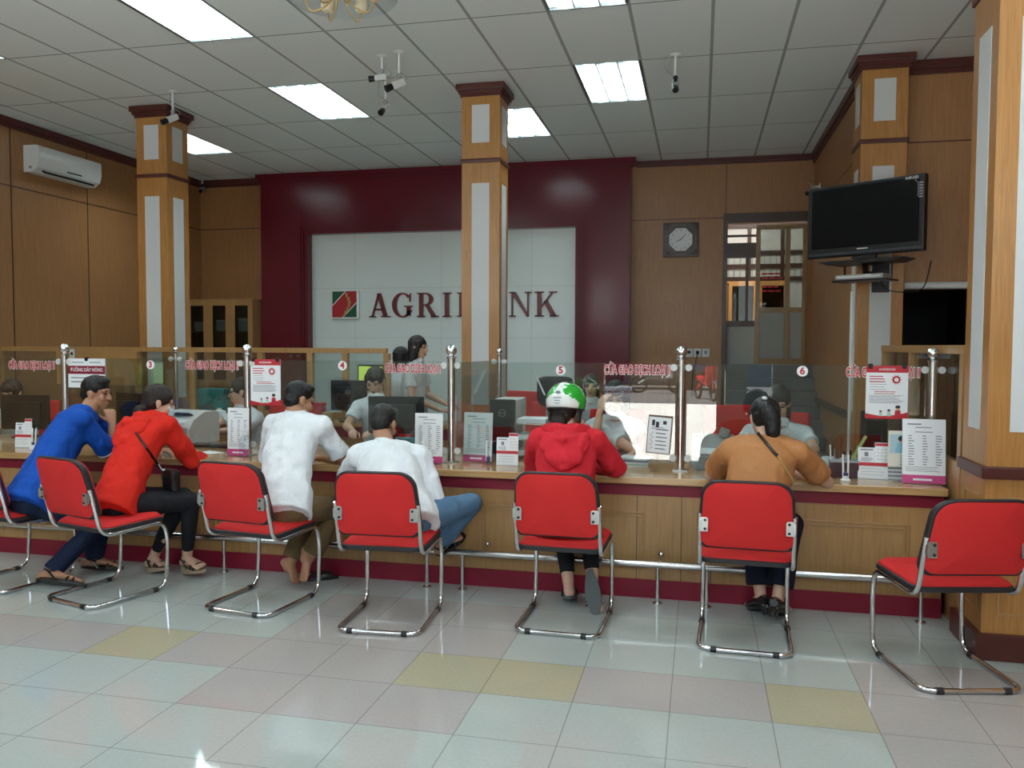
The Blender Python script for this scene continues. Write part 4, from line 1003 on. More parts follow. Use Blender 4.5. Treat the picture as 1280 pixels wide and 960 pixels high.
# barefoot man in striped white short-sleeved shirt
t, P, B, b0, sh = person('barefoot man in white short-sleeved shirt and khaki trousers', V((-2.50, -.50, .56)), at(374, 520, -.14), (.97, -.22, 0), (.90, -.43, 0), .192,
    (at(374, 500, -.10), (.55, .76, -.32), (.10, .25, 1)), A_(at(335, 588, .02), at(365, 575, .18), (.9, .4, 0)), A_(at(431, 577, -.03), at(404, 572, .10), (-.9, .5, 0)),
    (at(388, 636, -.12), at(364, 703, -.28), at(371, 729, -.38)), (at(420, 634, -.14), at(387, 698, -.30), at(378, 727, -.40)), SKIND,
    dict(mat=C_WHITE, f=.76, g=.016, hem=.08, r=1.1, collar=C_WHITE), dict(mat=C_KHAKI, cuff=.066, r=1.04, f=.93), hair='short', curl=(.5, .6), bulk=1.06)
# man in white long-sleeved shirt and jeans, seen from behind
t, P, B, b0, sh = person('man in white long-sleeved shirt and jeans, head bowed, from behind', V((-1.70, -.62, .56)), at(484, 560, -.30), (1, .03, 0), (1, .05, 0), .195,
    (at(480, 530, -.20), (.08, .9, -.42), (0, .42, .9)), A_(at(432, 596, -.10), at(455, 583, .10), (.6, .7, 0)), A_(at(546, 634, -.42), at(520, 632, -.12), (-.4, .9, 0)),
    (V((-1.80, -.18, .57)), V((-1.78, -.14, .32)), V((-1.78, .0, .27))), (at(590, 629, -.18), at(551, 679, -.14), at(576, 668, -.10)), SKIND,
    dict(mat=C_WHITE, sleeve='long', g=.018, hem=.10, r=1.12, collar=C_WHITE), dict(mat=C_DENIM, r=1.0, f=.95, cuff=.058), hair='short', shoes='sandal', curl=(.5, .5), bulk=1.08, face=True)
# woman in crimson hooded jacket wearing a helmet
t, P, B, b0, sh = person('woman in crimson hooded jacket wearing a green and white helmet', V((-.77, -.48, .56)), at(709, 537, -.22), (1, .05, 0), (1, .03, 0), .165,
    (at(708, 512, -.15), (.22, .95, -.18), (0, .12, 1)), A_(at(667, 588, -.04), at(700, 581, .14), (.7, .7, 0)), A_(at(770, 585, -.12), at(738, 581, .12), (-.7, .7, 0)),
    (at(703, 655, -.05), at(711, 733, -.22), at(712, 741, -.05)), (at(735, 655, -.12), at(741, 727, -.28), at(745, 765, -.36)), SKINL,
    dict(mat=C_RED2, sleeve='long', g=.020, hem=.13, name='hooded_jacket', r=1.2), dict(mat=C_BLACK, f=.80, r=.95, cuff=.046), hair='lowbun', hairm=HAIRB, shoes='slipper', curl=(.4, .5))
hood(t, b0, at(709, 537, -.22), V((-.77, -.48, .56)), (1, .05, 0), C_RED2)
hb = P(0, -.01, .045)
ht = thing('motorbike_helmet', hb, 'green and white half helmet worn by the woman in crimson jacket', 'helmet')
Bm = B
m = bmesh.new(); bmesh.ops.create_uvsphere(m, u_segments=56, v_segments=40, radius=1)
bmesh.ops.delete(m, geom=[v for v in m.verts if v.co.z < -.42 + .12 * max(0, v.co.y)], context='VERTS')
for f in m.faces:
    c = f.calc_center_median(); ang = math.atan2(c.x, -c.y)
    stripe = abs(c.x) < .17 and (c.z > .30 or c.y > 0)
    rear = c.y < 0 and c.z < .32 - .35 * abs(ang) ** 1.6 and abs(ang) < 1.15
    f.material_index = 1 if (stripe or rear) else 0
    if rear and c.z > .20 - .35 * abs(ang) ** 1.6 : f.material_index = 1
for v in m.verts: v.co = Bm @ V((v.co.x * .118, v.co.y * .138, v.co.z * .118))
bmesh.ops.solidify(m, geom=list(m.faces), thickness=.008)
me = bpy.data.meshes.new('shell'); m.to_mesh(me); m.free(); me.polygons.foreach_set('use_smooth', [True] * len(me.polygons))
link_mesh('shell', me, [GREEN, WHITEGLOSS], ht)
m = MB(); m.sweep([Bm @ V((.118 * math.cos(a) * .905, .138 * math.sin(a) * .905, -.05 + .014 * max(0, math.sin(a)))) for a in [2 * math.pi * k / 40 for k in range(40)]], .006, 6, closed=True)
m.to('rim', BLACKRUB, ht)
m = MB()
for s in (-1, 1): m.sweep([Bm @ V((s * .105, .0, -.04)), Bm @ V((s * .088, .012, -.10)), Bm @ V((s * .03, .05, -.168))], .006, 6)
for s in (-1, 1): m.box(Bm @ V((s * .092, -.012, -.085)), (.014, .045, .075), .006, Bm)
m.to('strap', BLACK, ht)
m = MB()
for k, w in enumerate((.05, .035, .028)): m.box(Bm @ V((0, -.1405 + .006 * k * 0, .008 - k * .016)), (w, .002, .005), 0, Bm)
m.ball(Bm @ V((0, -.134, .040)), (.018, .003, .010), Bm); m.to('printed_mark', INK, ht)
# woman in caramel blouse
t, P, B, b0, sh = person('woman in caramel brown blouse and navy trousers leaning on the counter', V((.20, -.48, .56)), at(958, 550, -.24), (1, 0, 0), (1, .03, 0), .178,
    (at(956, 523, -.15), (-.12, .9, -.38), (0, .38, .92)), A_(at(888, 594, -.08), at(925, 586, .16), (.7, .7, 0)), A_(at(1034, 603, -.08), at(990, 590, .12), (-.8, .6, 0)),
    (at(940, 655, -.06), at(951, 745, -.16), at(937, 756, -.02)), (at(990, 655, -.10), at(972, 748, -.27), at(980, 761, -.10)), SKINL,
    dict(mat=C_BROWN, f=.74, g=.018, hem=.10, r=1.16, name='blouse', disp=.02), dict(mat=C_NAVY, r=1.0, f=.84, cuff=.075), hair='pony', shoes='heel', curl=(.5, .5))
MB().ball(P(-.02, -.10, .085), (.016, .012, .010), B).to('hair_clip', WHITEP, t, b0)

# clerks behind the glass
def clerk(label, c, F, sw=.165, lean=.10, hair='bun', arms=None, spread=.16, skin=SKINL, topm=C_WHITE2, seat=True, **k):
    F = nz(F); f2 = nz((F.x, F.y, 0)); 
    if k.get('body'): f2 = nz(k.pop('body'))
    r2 = V((f2.y, -f2.x, 0)); neck = c - V((0, 0, .165)) - f2 * .015
    hip = V((neck.x, neck.y, .56)) - f2 * lean * 1.6
    hipz = min(.56, neck.z - .40); hip.z = hipz
    if arms is None:
        arms = []
        for s in (-1, 1):
            el = neck + r2 * s * (sw + .06) + f2 * .12; el.z = .82
            wr = neck + r2 * s * (.10) + f2 * (.30); wr.z = .80
            arms.append(A_(el, wr, f2 * .9 - r2 * s * .3))
    legs = []
    for s in (-1, 1):
        kn = hip + f2 * .40 + r2 * s * .10; kn.z = hipz - .04; an = kn + f2 * .02; an.z = .09; to = an + f2 * .15; to.z = .035; legs.append((kn, an, to))
    t = person(label, hip, neck, r2, r2, sw, (c, F, (0, 0, 1)), arms[0], arms[1], legs[0], legs[1], skin, dict(mat=topm, f=.62, g=.012, name='blouse', collar=topm, disp=.012), dict(mat=C_NAVY, r=.95), hair=hair, shoes='flat', lips=True, group=None, vox=.0075, **k)
    if seat: SWV.append((hip.x, hip.y, math.atan2(-f2.x, f2.y) + math.pi, hipz - .56))
    return t
clerk('clerk in white blouse at the far left, face behind the black monitor', at(14, 491, 1.25), (.25, -.9, -.35), hair='fringe', hairm=HAIRB)
t, P, B, b0, sh = clerk('clerk with glasses and white blouse looking left behind the counter', at(301, 489, 1.40), (-.86, -.48, -.08), hair='bun', hairm=HAIRB, body=(-.5, -.85, 0))
m = MB()
for s in (-1, 1):
    m.sweep([P(s * .034 + .026 * math.cos(a), .100, .0 + .019 * math.sin(a)) for a in [2 * math.pi * q / 18 for q in range(18)]], .0028, 6, closed=True)
    m.sweep([P(s * .058, .098, .003), P(s * .078, .01, .004)], .0025, 5)
m.sweep([P(-.009, .101, .002), P(.009, .101, .002)], .0025, 5); m.to('glasses', BLACK, t, b0)
clerk('clerk with tied hair looking down at her desk behind the monitors', at(469, 476, 1.75), (.05, -.88, -.42), hair='bun')
clerk('seated clerk in white blouse right of the green helmet, farther back', at(739, 482, 3.3), (.05, -1, -.05), hair='long', hairm=HAIRB)
nk = at(766, 517, 1.0)
clerk('clerk in white blouse behind the street reflection, hand raised to her face', at(769, 496, 1.10), (.05, -.95, -.25), hair='bob', arms=[A_(at(742, 560, .86), at(750, 515, .94), (.25, .1, 1), (.5, .6, 0)), A_(at(800, 566, .80), at(776, 577, .70), (-.8, -.3, 0))])
clerk('clerk in pale blouse bent over the counter behind the caramel blouse woman', at(973, 503, 1.10), (-.1, -.9, -.35), sw=.185, hair='long', lean=.14)
# standing clerks in the middle
def stander(label, c, F, hair, armsF, **k):
    F = nz(F); f2 = nz((F.x, F.y, 0)); r2 = V((f2.y, -f2.x, 0)); neck = c - V((0, 0, .165)) - f2 * .015; hip = V((neck.x, neck.y, neck.z - .53)) - f2 * .03
    legs = []
    for s in (-1, 1):
        st_ = s * .12
        kn = hip + r2 * s * .09 + f2 * (.04 + st_); kn.z = .47; an = kn + f2 * (-.05 + st_ * .8); an.z = .09; to = an + f2 * .15; to.z = .035; legs.append((kn, an, to))
    return person(label, hip, neck, r2, r2, .165, (c, F, (0, 0, 1)), armsF(neck, f2, r2)[0], armsF(neck, f2, r2)[1], legs[0], legs[1], SKINL, dict(mat=C_WHITE2, f=.62, g=.014, hem=.10, name='blouse', collar=C_WHITE2), dict(mat=C_NAVY), hair=hair, shoes='flat', lips=True, vox=.0075, **k)
stander('walking clerk with shoulder-length black hair facing right before white niche', at(523, 434, 3.02), (.96, -.05, -.08), 'bob',
    lambda n, f, r: [A_(n - r * .20 + V((0, 0, -.33)) + f * .03, n - r * .10 + f * .28 + V((0, 0, -.42)), f + V((0, 0, -.1))), A_(n + r * .19 + V((0, 0, -.34)) + f * .02, n + r * .14 + f * .30 + V((0, 0, -.46)), f + V((0, 0, -.1)))])
stander('clerk standing half hidden behind the walking clerk, black hair', at(503, 447, 3.5), (.6, .8, 0), 'bob',
    lambda n, f, r: [A_(n - r * .2 + V((0, 0, -.33)), n - r * .17 + f * .1 + V((0, 0, -.55)), (0, 0, -1)), A_(n + r * .2 + V((0, 0, -.33)), n + r * .17 + f * .1 + V((0, 0, -.55)), (0, 0, -1))])
SWL = ['red swivel chair of the clerk at the far left', 'red swivel chair of the clerk with glasses', 'red swivel chair of the clerk looking down', 'red swivel chair of the clerk farther back right of helmet', 'red swivel chair of the clerk behind the street reflection', 'red swivel chair of the clerk in pale blouse']
for k, (x, y, a, dz) in enumerate(SWV):
    o = sw0 if k == 0 else dup(sw0); o.location = (x, y, dz); o.rotation_euler = (0, 0, a); o['label'] = SWL[k]; o['group'] = 'swivel chairs behind the counter'
c = at(922, 560, 2.0); o = dup(sw0, (c.x, 2.0, .0), R(15), 'empty red swivel chair behind glass left of the caramel blouse woman', 'swivel chairs behind the counter')
c = at(640, 520, 3.6); o = dup(sw0, (c.x, 3.6, 0), R(-20), 'empty red swivel chair behind the black computer tower', 'swivel chairs behind the counter')

from mathutils.bvhtree import BVHTree
def drape(u, v, o, Y, lift=.007):
    me = o.data; off = o.parent.location
    if o.name not in BV: BV[o.name] = BVHTree.FromPolygons([q.co + off for q in me.vertices], [p.vertices[:] for p in me.polygons])
    d = (fw + (u - 640) / F_PX * rt - (v - 480) / F_PX * up).normalized()
    return (BV[o.name].ray_cast(CAM, d)[0] or at(u, v, Y)) - d * lift
BV = {}
# bags and loose footwear of the visitors
bg = thing('shoulder_bag', at(214, 600, -.36), 'small black crossbody bag of the woman in orange-red top', 'bag')
l0 = bg.location
MB().box((0, 0, 0), (.15, .07, .14), .03, M.Rotation(R(-30), 3, 'Z')).box((0, -.02, .035), (.152, .045, .075), .02, M.Rotation(R(-30), 3, 'Z')).to('pouch', LEATHER, bg)
hoodie = [c for c in bpy.data.objects if c.name.startswith('hooded_top')][0]
MB().sweep([drape(u, v, hoodie, -.36) for u, v in ((170, 541), (176, 550), (183, 560), (190, 570), (197, 580), (204, 590))] + [l0 + V((-.03, -.03, .07))], .008, 8).to('strap', LEATHER, bg, l0)
cs = thing('crossbody_strap', at(960, 560, -.35), 'black leather strap with gold chain across the caramel blouse back', 'bag strap')
l0 = cs.location
blouse = [c for c in bpy.data.objects if c.name == 'blouse'][0]
MB().sweep([drape(u, v, blouse, -.35) for u, v in ((947, 541), (952, 547), (957, 553), (962, 559), (967, 565), (972, 570))], .009, 8).to('leather_strap', LEATHER, cs, l0)
m = MB()
for k in range(24):
    t_ = k / 23; m.ball(drape(972 + 20 * t_, 570 + 32 * t_, blouse, -.39, .005), (.008, .006, .0045), M.Rotation(k * 1.5, 3, 'Y'), 8, 6)
m.to('chain', GOLD, cs, l0)
for dx, l in ((0, 'black slipper lying under the barefoot man, nearer one'), (.13, 'black slipper lying behind the bare feet, farther one')):
    c = atz(398 + dx * 110, 724 - dx * 55, 0); s = thing('slipper', (c.x, c.y, 0), l, 'slipper', R(-65), group='slippers of the barefoot man')
    MB().rings([[V((.045 * math.sin(a) * (1 + .2 * math.cos(a)), -.13 * math.cos(a), z)) for a in [2 * math.pi * q / 28 for q in range(28)]] for z in (.0, .018)]).to('sole', LEATHER, s)
    MB().loft([V((0, .0, .018)), V((0, .05, .025)), V((0, .09, .022))], (1, 0, 0), [(.05, .035), (.048, .032), (.035, .02)]).to('upper', LEATHER, s)

# ------------------------------------------------------------------ things on the counter
CT = .75
def lines(m, x0, x1, z0, z1, n, y, h=.003, jit=.25):
    for k in range(n):
        z = z1 - (z1 - z0) * k / max(1, n - 1); w = (x1 - x0) * (1 - random.random() * jit); m.b(x0, x0 + w, y - .0006, y, z - h / 2, z + h / 2)
    return m
def poster(u0, v0, u1, v1, label):
    a = at(u0, v0, GY - .012); b = at(u1, v1, GY - .012); w = b.x - a.x; h = a.z - b.z
    t = thing('safety_poster', (a.x + w / 2, GY - .010, b.z), label, 'poster', group='red and white posters clipped on the glass')
    MB().b(-w / 2, w / 2, -.003, 0, 0, h).to('sheet', PAPER, t)
    MB().b(-w / 2, w / 2, -.004, -.003, h * .87, h).to('header', REDINK, t); text('lettering', 'AGRIBANK', h * .06, PAPER, t, (0, -.0045, h * .93), ext=.0004)
    m = MB(); lines(m, -w * .42, -w * .0, h * .70, h * .80, 3, -.0032, h * .018); lines(m, -w * .30, w * .34, h * .475, h * .51, 2, -.0032, h * .012); m.to('red_text_line', REDINK, t)
    m = MB(); lines(m, -w * .42, w * .42, h * .30, h * .44, 8, -.0032, h * .007); lines(m, -w * .40, w * .0, h * .55, h * .65, 3, -.0032, h * .008); m.to('grey_text_line', INK, t)
    m = MB(); cx, cz = w * .22, h * .74
    m.sweep([V((cx + w * .075 * math.cos(q), -.0035, cz + w * .075 * math.sin(q))) for q in [2 * math.pi * k / 20 for k in range(20)]], w * .022, 5, closed=True)
    for k in range(10): m.sweep([V((cx + w * r * math.cos(R(36 * k)), -.0035, cz + w * r * math.sin(R(36 * k)))) for r in (.085, .13)], w * .008, 4)
    m.to('round_icon', REDINK, t)
    m = MB(); m.prism([(-w / 2, 0), (w / 2, 0), (w / 2, h * .13), (w * .38, h * .10), (w * .15, h * .07), (-w * .1, h * .05), (-w * .3, h * .07), (-w / 2, h * .10)], -.0036, -.003); m.to('red_hill', REDINK, t)
    for x, s_, c in ((-w * .14, .7, PAPERG), (w * .06, .85, PAPERG), (w * .27, 1.35, REDINK)):
        f = MB(); z = h * .05; f.prism([(x - w * .06 * s_, z), (x + w * .06 * s_, z), (x + w * .045 * s_, z + h * .085 * s_), (x - w * .045 * s_, z + h * .085 * s_)], -.0046, -.0036).to('figure_body', c, t)
        MB().ball((x, -.004, z + h * .115 * s_), (w * .042 * s_, .0012, w * .045 * s_)).to('figure_head', SKINL, t); MB().ball((x, -.0045, z + h * .13 * s_), (w * .045 * s_, .0012, w * .032 * s_)).to('figure_hair', INKB, t)
    m = MB()
    for s in (-1, 1): m.b(s * w * .40 - .012, s * w * .40 + .012, -.010, .012, h - .018, h + .012, .003)
    m.to('binder_clip', BLACK, t)
poster(1083, 457, 1134, 524, 'red and white poster clipped on the right glass above the counter cards')
poster(313, 449, 351, 507, 'red and white poster clipped on the glass behind the barefoot man')
a = at(85, 448, GY - .012); b = at(132, 485, GY - .012); w = b.x - a.x; h = a.z - b.z
t = thing('hotline_poster', (a.x + w / 2, GY - .010, b.z), 'white hotline notice with burgundy band clipped above the blue shirt man', 'poster')
MB().b(-w / 2, w / 2, -.003, 0, 0, h).to('sheet', PAPER, t); MB().b(-w / 2, w / 2, -.0036, -.003, h * .47, h * .75).to('burgundy_band', MAROON2, t)
text('lettering', 'ĐƯỜNG DÂY NÓNG', h * .17, PAPER, t, (0, -.004, h * .61), ext=.0004, sx=.8, offset=.0005)
m = MB(); lines(m, -w * .4, -w * .05, h * .87, h * .87, 1, -.0034, h * .03); lines(m, w * .08, w * .42, h * .87, h * .87, 1, -.0034, h * .03); lines(m, -w * .42, w * .3, h * .2, h * .34, 2, -.0034, h * .04); m.to('text_line', INK, t)
MB().b(-.012, .012, -.010, .012, h - .018, h + .010, .003).to('binder_clip', BLACK, t)

def rate_board(x, y, w, h, rz, label, lean=-8):
    t = thing('rate_sheet', (x, y, CT), label, 'sheet stand', (R(lean), 0, rz), group='rate sheets on magenta stands')
    MB().b(-w / 2, w / 2, -.003, 0, .004, h, .001).to('sheet', PAPER, t)
    MB().b(-w / 2, w / 2, -.0045, -.003, .004, h * .14).to('magenta_band', MAGENTA, t)
    MB().b(-w / 2, w / 2, 0, .003, .004, h * 1.0).b(-w / 2, w / 2, -.04, .0, .0, .004).b(-w / 2, w / 2, 0, .07, .0, .004).to('acrylic_holder', ACRYL, t)
    m = MB(); lines(m, -w * .38, -w * .05, h * .92, h * .92, 1, -.0034, h * .02); lines(m, -w * .2, w * .3, h * .80, h * .87, 2, -.0034, h * .012)
    for c in (-.36, -.03, .27): lines(m, w * c, w * (c + .15), h * .30, h * .74, 12, -.0034, h * .014, .5)
    lines(m, -w * .42, w * .42, h * .20, h * .26, 3, -.0034, h * .008); m.to('table_print', INK, t)
    m = MB(); lines(m, -w * .25, w * .25, h * .07, h * .07, 1, -.0052, h * .03); m.to('band_print', PAPER, t)
def spot(u, v, z=CT): return atz(u, v, z)
def width(u0, u1, Y): return abs(at(u1, 540, Y).x - at(u0, 540, Y).x)
rate_board(-3.20, .165, .165, .335, 0, 'white rate sheet on magenta stand left of the steel post by the glasses clerk', -2)
rate_board(-1.795, .15, .19, .33, R(2), 'white rate sheet standing left of the steel post behind the jeans man', -2)
rate_board(-1.50, .29, .205, .33, R(-6), 'bright white rate sheet standing right of the steel post behind the jeans man', -4)
rate_board(1.19, .05, .225, .37, R(-4), 'white rate sheet with magenta base at the right end of the counter', -7)
def qr_stand(x, y, rz, label, w=.165, h=.215):
    t = thing('brochure_stand', (x, y, CT), label, 'brochure stand', (R(-5), 0, rz), group='white card stands with red band')
    MB().b(-w / 2, w / 2, -.003, 0, 0, h * .86).b(w * .06, w / 2, -.006, -.003, h * .45, h).to('card', PAPER, t)
    MB().b(-w / 2, w / 2, -.0072, -.006, h * .36, h * .45).b(w * .07, w * .49, -.0072, -.006, h * .91, h * .985).to('red_band', REDINK, t)
    m = MB(); lines(m, -w * .42, w * .0, h * .80, h * .80, 1, -.0065, h * .03); m.b(-w * .28, -w * .16, -.0066, -.003, h * .62, h * .73)
    lines(m, -w * .4, w * .0, h * .50, h * .57, 3, -.0066, h * .012); lines(m, -w * .4, w * .4, h * .12, h * .28, 3, -.0066, h * .008)
    for k in range(3): lines(m, w * (.14 + .12 * k), w * (.20 + .12 * k), h * .55, h * .82, 4, -.0066, h * .014)
    m.to('print', INK, t); MB().b(-w / 2, w / 2, -.02, .06, 0, .004).b(-w / 2, w / 2, 0, .003, 0, h * .86).to('acrylic_holder', ACRYL, t)
qr_stand(-5.00, .18, R(4), 'white card stand with red band at the far left of the counter', .135)
qr_stand(-1.27, .18, 0, 'white card stand with red band in front of the black computer tower', .145, .21)
qr_stand(.945, .18, R(-3), 'white card stand with red band right of the pen holder')
# picture card on a clip stand, clip board on a stem
t = thing('picture_card', (1.10, .12, CT), 'cream picture card of a clerk on a clip stand beside the last rate sheet', 'card')
MB().b(-.088, .088, -.004, 0, .085, .295, .002).to('card', mat('cream_card', (.74, .72, .62), .6), t)
MB().b(-.08, .08, -.0055, -.004, .165, .275).to('picture', mat('picture_blue', (.42, .58, .64), .6), t)
m = MB().ball((-.01, -.006, .205), (.033, .001, .036)); m.b(-.05, .03, -.0065, -.0055, .167, .195).to('figure', mat('picture_shirt', (.25, .50, .60), .6), t)
MB().ball((-.015, -.0065, .242), (.017, .001, .020)).to('figure_head', SKINL, t); MB().ball((-.018, -.0068, .250), (.019, .001, .017)).to('figure_hair', INKB, t)
m = MB(); lines(m, -.02, .07, .10, .15, 4, -.0046, .004); m.to('print', INK, t)
MB().cone((0, .004, 0), (0, .004, .09), .003).box((0, .01, .003), (.10, .07, .006), .002).box((0, -.001, .088), (.03, .012, .012), .003).to('clip_stand', ACRYL, t)
t = thing('text_card', (1.105, .20, CT), 'grey-white printed card standing behind the picture card base', 'card', (R(-6), 0, 0))
MB().b(-.10, .10, -.003, 0, 0, .125, .001).to('card', PAPER, t); MB().b(-.10, .10, -.0036, -.003, .085, .115).to('band', mat('pale_band', (.42, .40, .44), .6), t)
m = MB(); lines(m, -.08, .08, .02, .065, 3, -.0036, .007); m.to('print', INK, t)
t = thing('clipboard_stand', (-.315, .19, CT), 'framed instruction sheet on a thin clear stand before the street reflection', 'sign')
MB().cone((0, 0, 0), (0, 0, .115), .004).lathe([(.035, 0), (.034, .006), (.006, .010)]).to('stem', ACRYL, t)
fm = MB().box((0, 0, .225), (.150, .008, .235), .004).to('frame', mat('brown_frame', (.16, .10, .075), .5), t); MB().box((0, -.005, .225), (.138, .003, .222)).to('sheet', PAPER, t)
m = MB(); lines(m, -.02, .06, .14, .26, 6, -.007, .005); m.box((.03, -.007, .305), (.022, .001, .022)); m.box((-.04, -.007, .30), (.018, .001, .036)); m.box((-.015, -.007, .29), (.02, .001, .035)); lines(m, -.05, .05, .262, .272, 2, -.007, .003); m.to('print', INKB, t)
m = MB(); m.sweep([V((-.045 + .012 * math.sin(k * 1.9), -.007, .245 - k * .009)) for k in range(13)], .0016, 4); m.to('wavy_mark', INK, t)
t.rotation_euler = (0, R(4), R(-4))
# pens with ball bases
def pen_set(x, y, label, base=WHITEP, n=2):
    t = thing('counter_pen', (x, y, CT), label, 'pen', group='counter pens in bases')
    MB().lathe([(.028, 0), (.028, .008), (.018, .016), (.016, .03), (.004, .034)]).to('base', base, t)
    for k in range(n): MB().cone((-.012 + .024 * k, 0, .02), (-.016 + .032 * k, .01, .15), .006, .0055).ball((-.016 + .032 * k, .01, .15), .0058).to('pen', WHITEP, t)
    MB().cone((0, 0, .016), (0, 0, .05), .014).to('holder', mat('purple_cap%d' % int(x * 100), (.05, .04, .14), .3), t)
pen_set(-4.86, .13, 'white counter pens in base beside the far left card stand'); pen_set(-1.40, .20, 'white counter pens in base right of the bright rate sheet', ACRYL); pen_set(.775, .06, 'white counter pens in base before the pen holder')
c = spot(907 - 7, 577); pen_set(-.63, .30, 'two dark tipped pens upright behind the crimson sleeve', ACRYL)
t = thing('pen_holder', (.79, .22, CT), 'dark pen holder box with pens and rulers', 'pen holder')
MB().b(-.08, .08, -.035, .035, 0, .10, .004).to('box', mat('dark_plum_plastic', (.06, .02, .03), .35), t); MB().b(-.083, .083, -.038, .038, .09, .104, .003).to('rim', GREY, t)
for k, (dx, h, mm) in enumerate(((-.06, .16, GREY), (-.045, .24, ACRYL), (-.03, .235, ACRYL), (-.01, .15, BLACK), (.01, .17, WHITEP), (.03, .16, BLACK), (-.07, .19, PAPER))):
    MB().cone((dx, 0, .02), (dx + random.uniform(-.03, .03), .01, h), .005, .005).to('pen', mm, t)
MB().box((.075, .01, .16), (.018, .003, .20), 0, M.Rotation(R(28), 3, 'Y')).to('ruler', mat('lime_plastic', (.50, .66, .22), .3), t)
t = thing('pen_tray', (.66, .30, CT), 'red ink pad box left of the pen holder', 'box'); MB().b(-.05, .05, -.04, .04, 0, .04, .004).to('base', EMBRED, t); MB().b(-.052, .052, -.042, .042, .04, .055, .004).to('lid', WHITEP, t)
t = thing('sanitizer_bottle', (-3.125, .13, CT), 'clear plastic pump bottle before the steel post by the glasses clerk', 'bottle')
MB().lathe([(.038, 0), (.040, .01), (.040, .11), (.030, .135), (.014, .15)]).to('bottle', ACRYL, t); MB().lathe([(.015, .148), (.015, .165), (.006, .168), (.005, .185)]).box((-.012, 0, .186), (.045, .014, .01), .003).to('pump', WHITEP, t)
t = thing('small_sign', (-2.02, .33, CT), 'turquoise headed small acrylic sign behind the bowed man', 'sign')
MB().box((0, 0, .125), (.15, .012, .042), .005).to('header', TEAL, t); MB().cone((-.06, 0, 0), (-.06, 0, .11), .004).cone((.06, 0, 0), (.06, 0, .11), .004).box((0, 0, .004), (.15, .06, .008)).to('legs', ACRYL, t)
m = MB(); lines(m, -.06, .05, .125, .125, 1, -.0065, .012); m.to('print', INKB, t)
t = thing('cash_counter', (-1.12, .38, CT), 'small grey display box with red digits left of the crimson jacket', 'display')
MB().b(-.07, .07, -.05, .05, 0, .085, .008).to('body', GREY, t); MB().b(-.055, .055, -.053, -.05, .03, .07).to('display_panel', PAPERG, t); MB().b(-.005, .015, -.0545, -.053, .038, .062).b(.024, .044, -.0545, -.053, .038, .062).to('red_digit', EMBRED, t)
t = thing('banknote_counter', (.03, .42, CT), 'grey banknote counting machine left of the caramel blouse woman', 'machine')
m = MB(); m.rings([[V((x, y, z)) for y, z in ((-.11, 0), (-.11, .08), (-.06, .13), (-.02, .20), (.06, .21), (.11, .16), (.11, 0))] for x in (-.13, -.125, .125, .13)]); m.to('body', GREY, t)
MB().box((0, -.085, .115), (.15, .006, .05), .002, M.Rotation(R(-45), 3, 'X')).to('panel', PAPER, t); MB().b(-.10, .10, -.13, -.10, .0, .03, .005).to('tray', mat('blue_grey', (.20, .26, .30), .5), t); MB().box((.07, 0, .225), (.06, .08, .06), .01, M.Rotation(R(20), 3, 'Y')).to('feeder', GREY, t)
for k in range(5):
    w = MB().box((0, 0, .006), (.24 - .01 * k, .16, .011), .002).to('document_stack', [PAPER, PAPERG, PAPER, mat('blue_folder', (.12, .22, .36), .5), PAPER][k]); w.location = (-.50 + .01 * k, .36, CT + .012 * k); w.rotation_euler = (0, 0, R(8 - 5 * k)); tag(w, ['bottom of the document stack on the counter behind the clear stand', 'pale green sheaf second from bottom of the document stack', 'middle white sheaf of the document stack', 'blue folder second from top of the document stack', 'top white sheaf of the document stack'][k], 'papers', 'document stack')
for (u, v, w, d, rz, l) in ((1030, 594, .18, .12, 12, 'white sheet under the right elbow of the caramel blouse woman'), (262, 566, .16, .12, -20, 'white form under the hand of the orange-red hoodie woman'), (228, 574, .14, .10, 25, 'white slip on the counter beside the orange-red sleeve'), (412, 573, .18, .13, 15, 'white form before the barefoot man')):
    c = spot(u, v); o = MB().b(-w / 2, w / 2, -d / 2, d / 2, 0, .002).to('paper_form', PAPER); o.location = (c.x, max(-.0, c.y), CT + .001); o.rotation_euler = (0, 0, R(rz)); tag(o, l, 'paper', 'loose forms on the counter')
ms = thing('computer_mouse', (spot(540, 578).x, spot(540, 578).y, CT), 'black mouse on the counter left of the steel post', 'mouse'); MB().ball((0, 0, .012), (.03, .05, .018)).to('shell', BLACK, ms); MB().sweep([(0, .05, .01), (.03, .10, .004), (.0, .2, .004)], .002, 5).to('cable', BLACK, ms)

# monitors, tower, printer and the rest of the clerks' equipment
def monitor(x, y, z, rz, w, h, label, lift=.10, mark=True, scr=None):
    t = thing('monitor', (x, y, z), label, 'monitor', rz, group='computer monitors behind the counter')
    MB().box((0, 0, lift + h / 2), (w, .022, h), .008).box((0, -.022, lift + h * .48), (w * .72, .03, h * .62), .012).to('casing', BLACK, t)
    MB().box((0, .0118, lift + h / 2), (w - .035, .002, h - .04)).to('screen', scr or SCREEN, t)
    MB().box((0, -.03, lift * .6), (.05, .02, lift * 1.2 + .06), .005).to('stand_neck', BLACK, t); MB().lathe([(.10, 0), (.10, .008), (.04, .016)], (0, -.01, 0)).to('stand_base', BLACK, t)
    if mark:
        MB().sweep([V((.022 * math.cos(a), -.0385, lift + h * .62 + .022 * math.sin(a))) for a in [2 * math.pi * k / 20 for k in range(20)]], .0018, 4, closed=True).to('round_mark', GREY, t)
        text('lettering', 'DELL', .016, GREY, t, (0, -.0385, lift + h * .62), ext=.0004)
    return t
monitor(-5.56, .80, CT, R(8), .43, .29, 'black monitor at the far left before the clerk with fringe', .06, False)
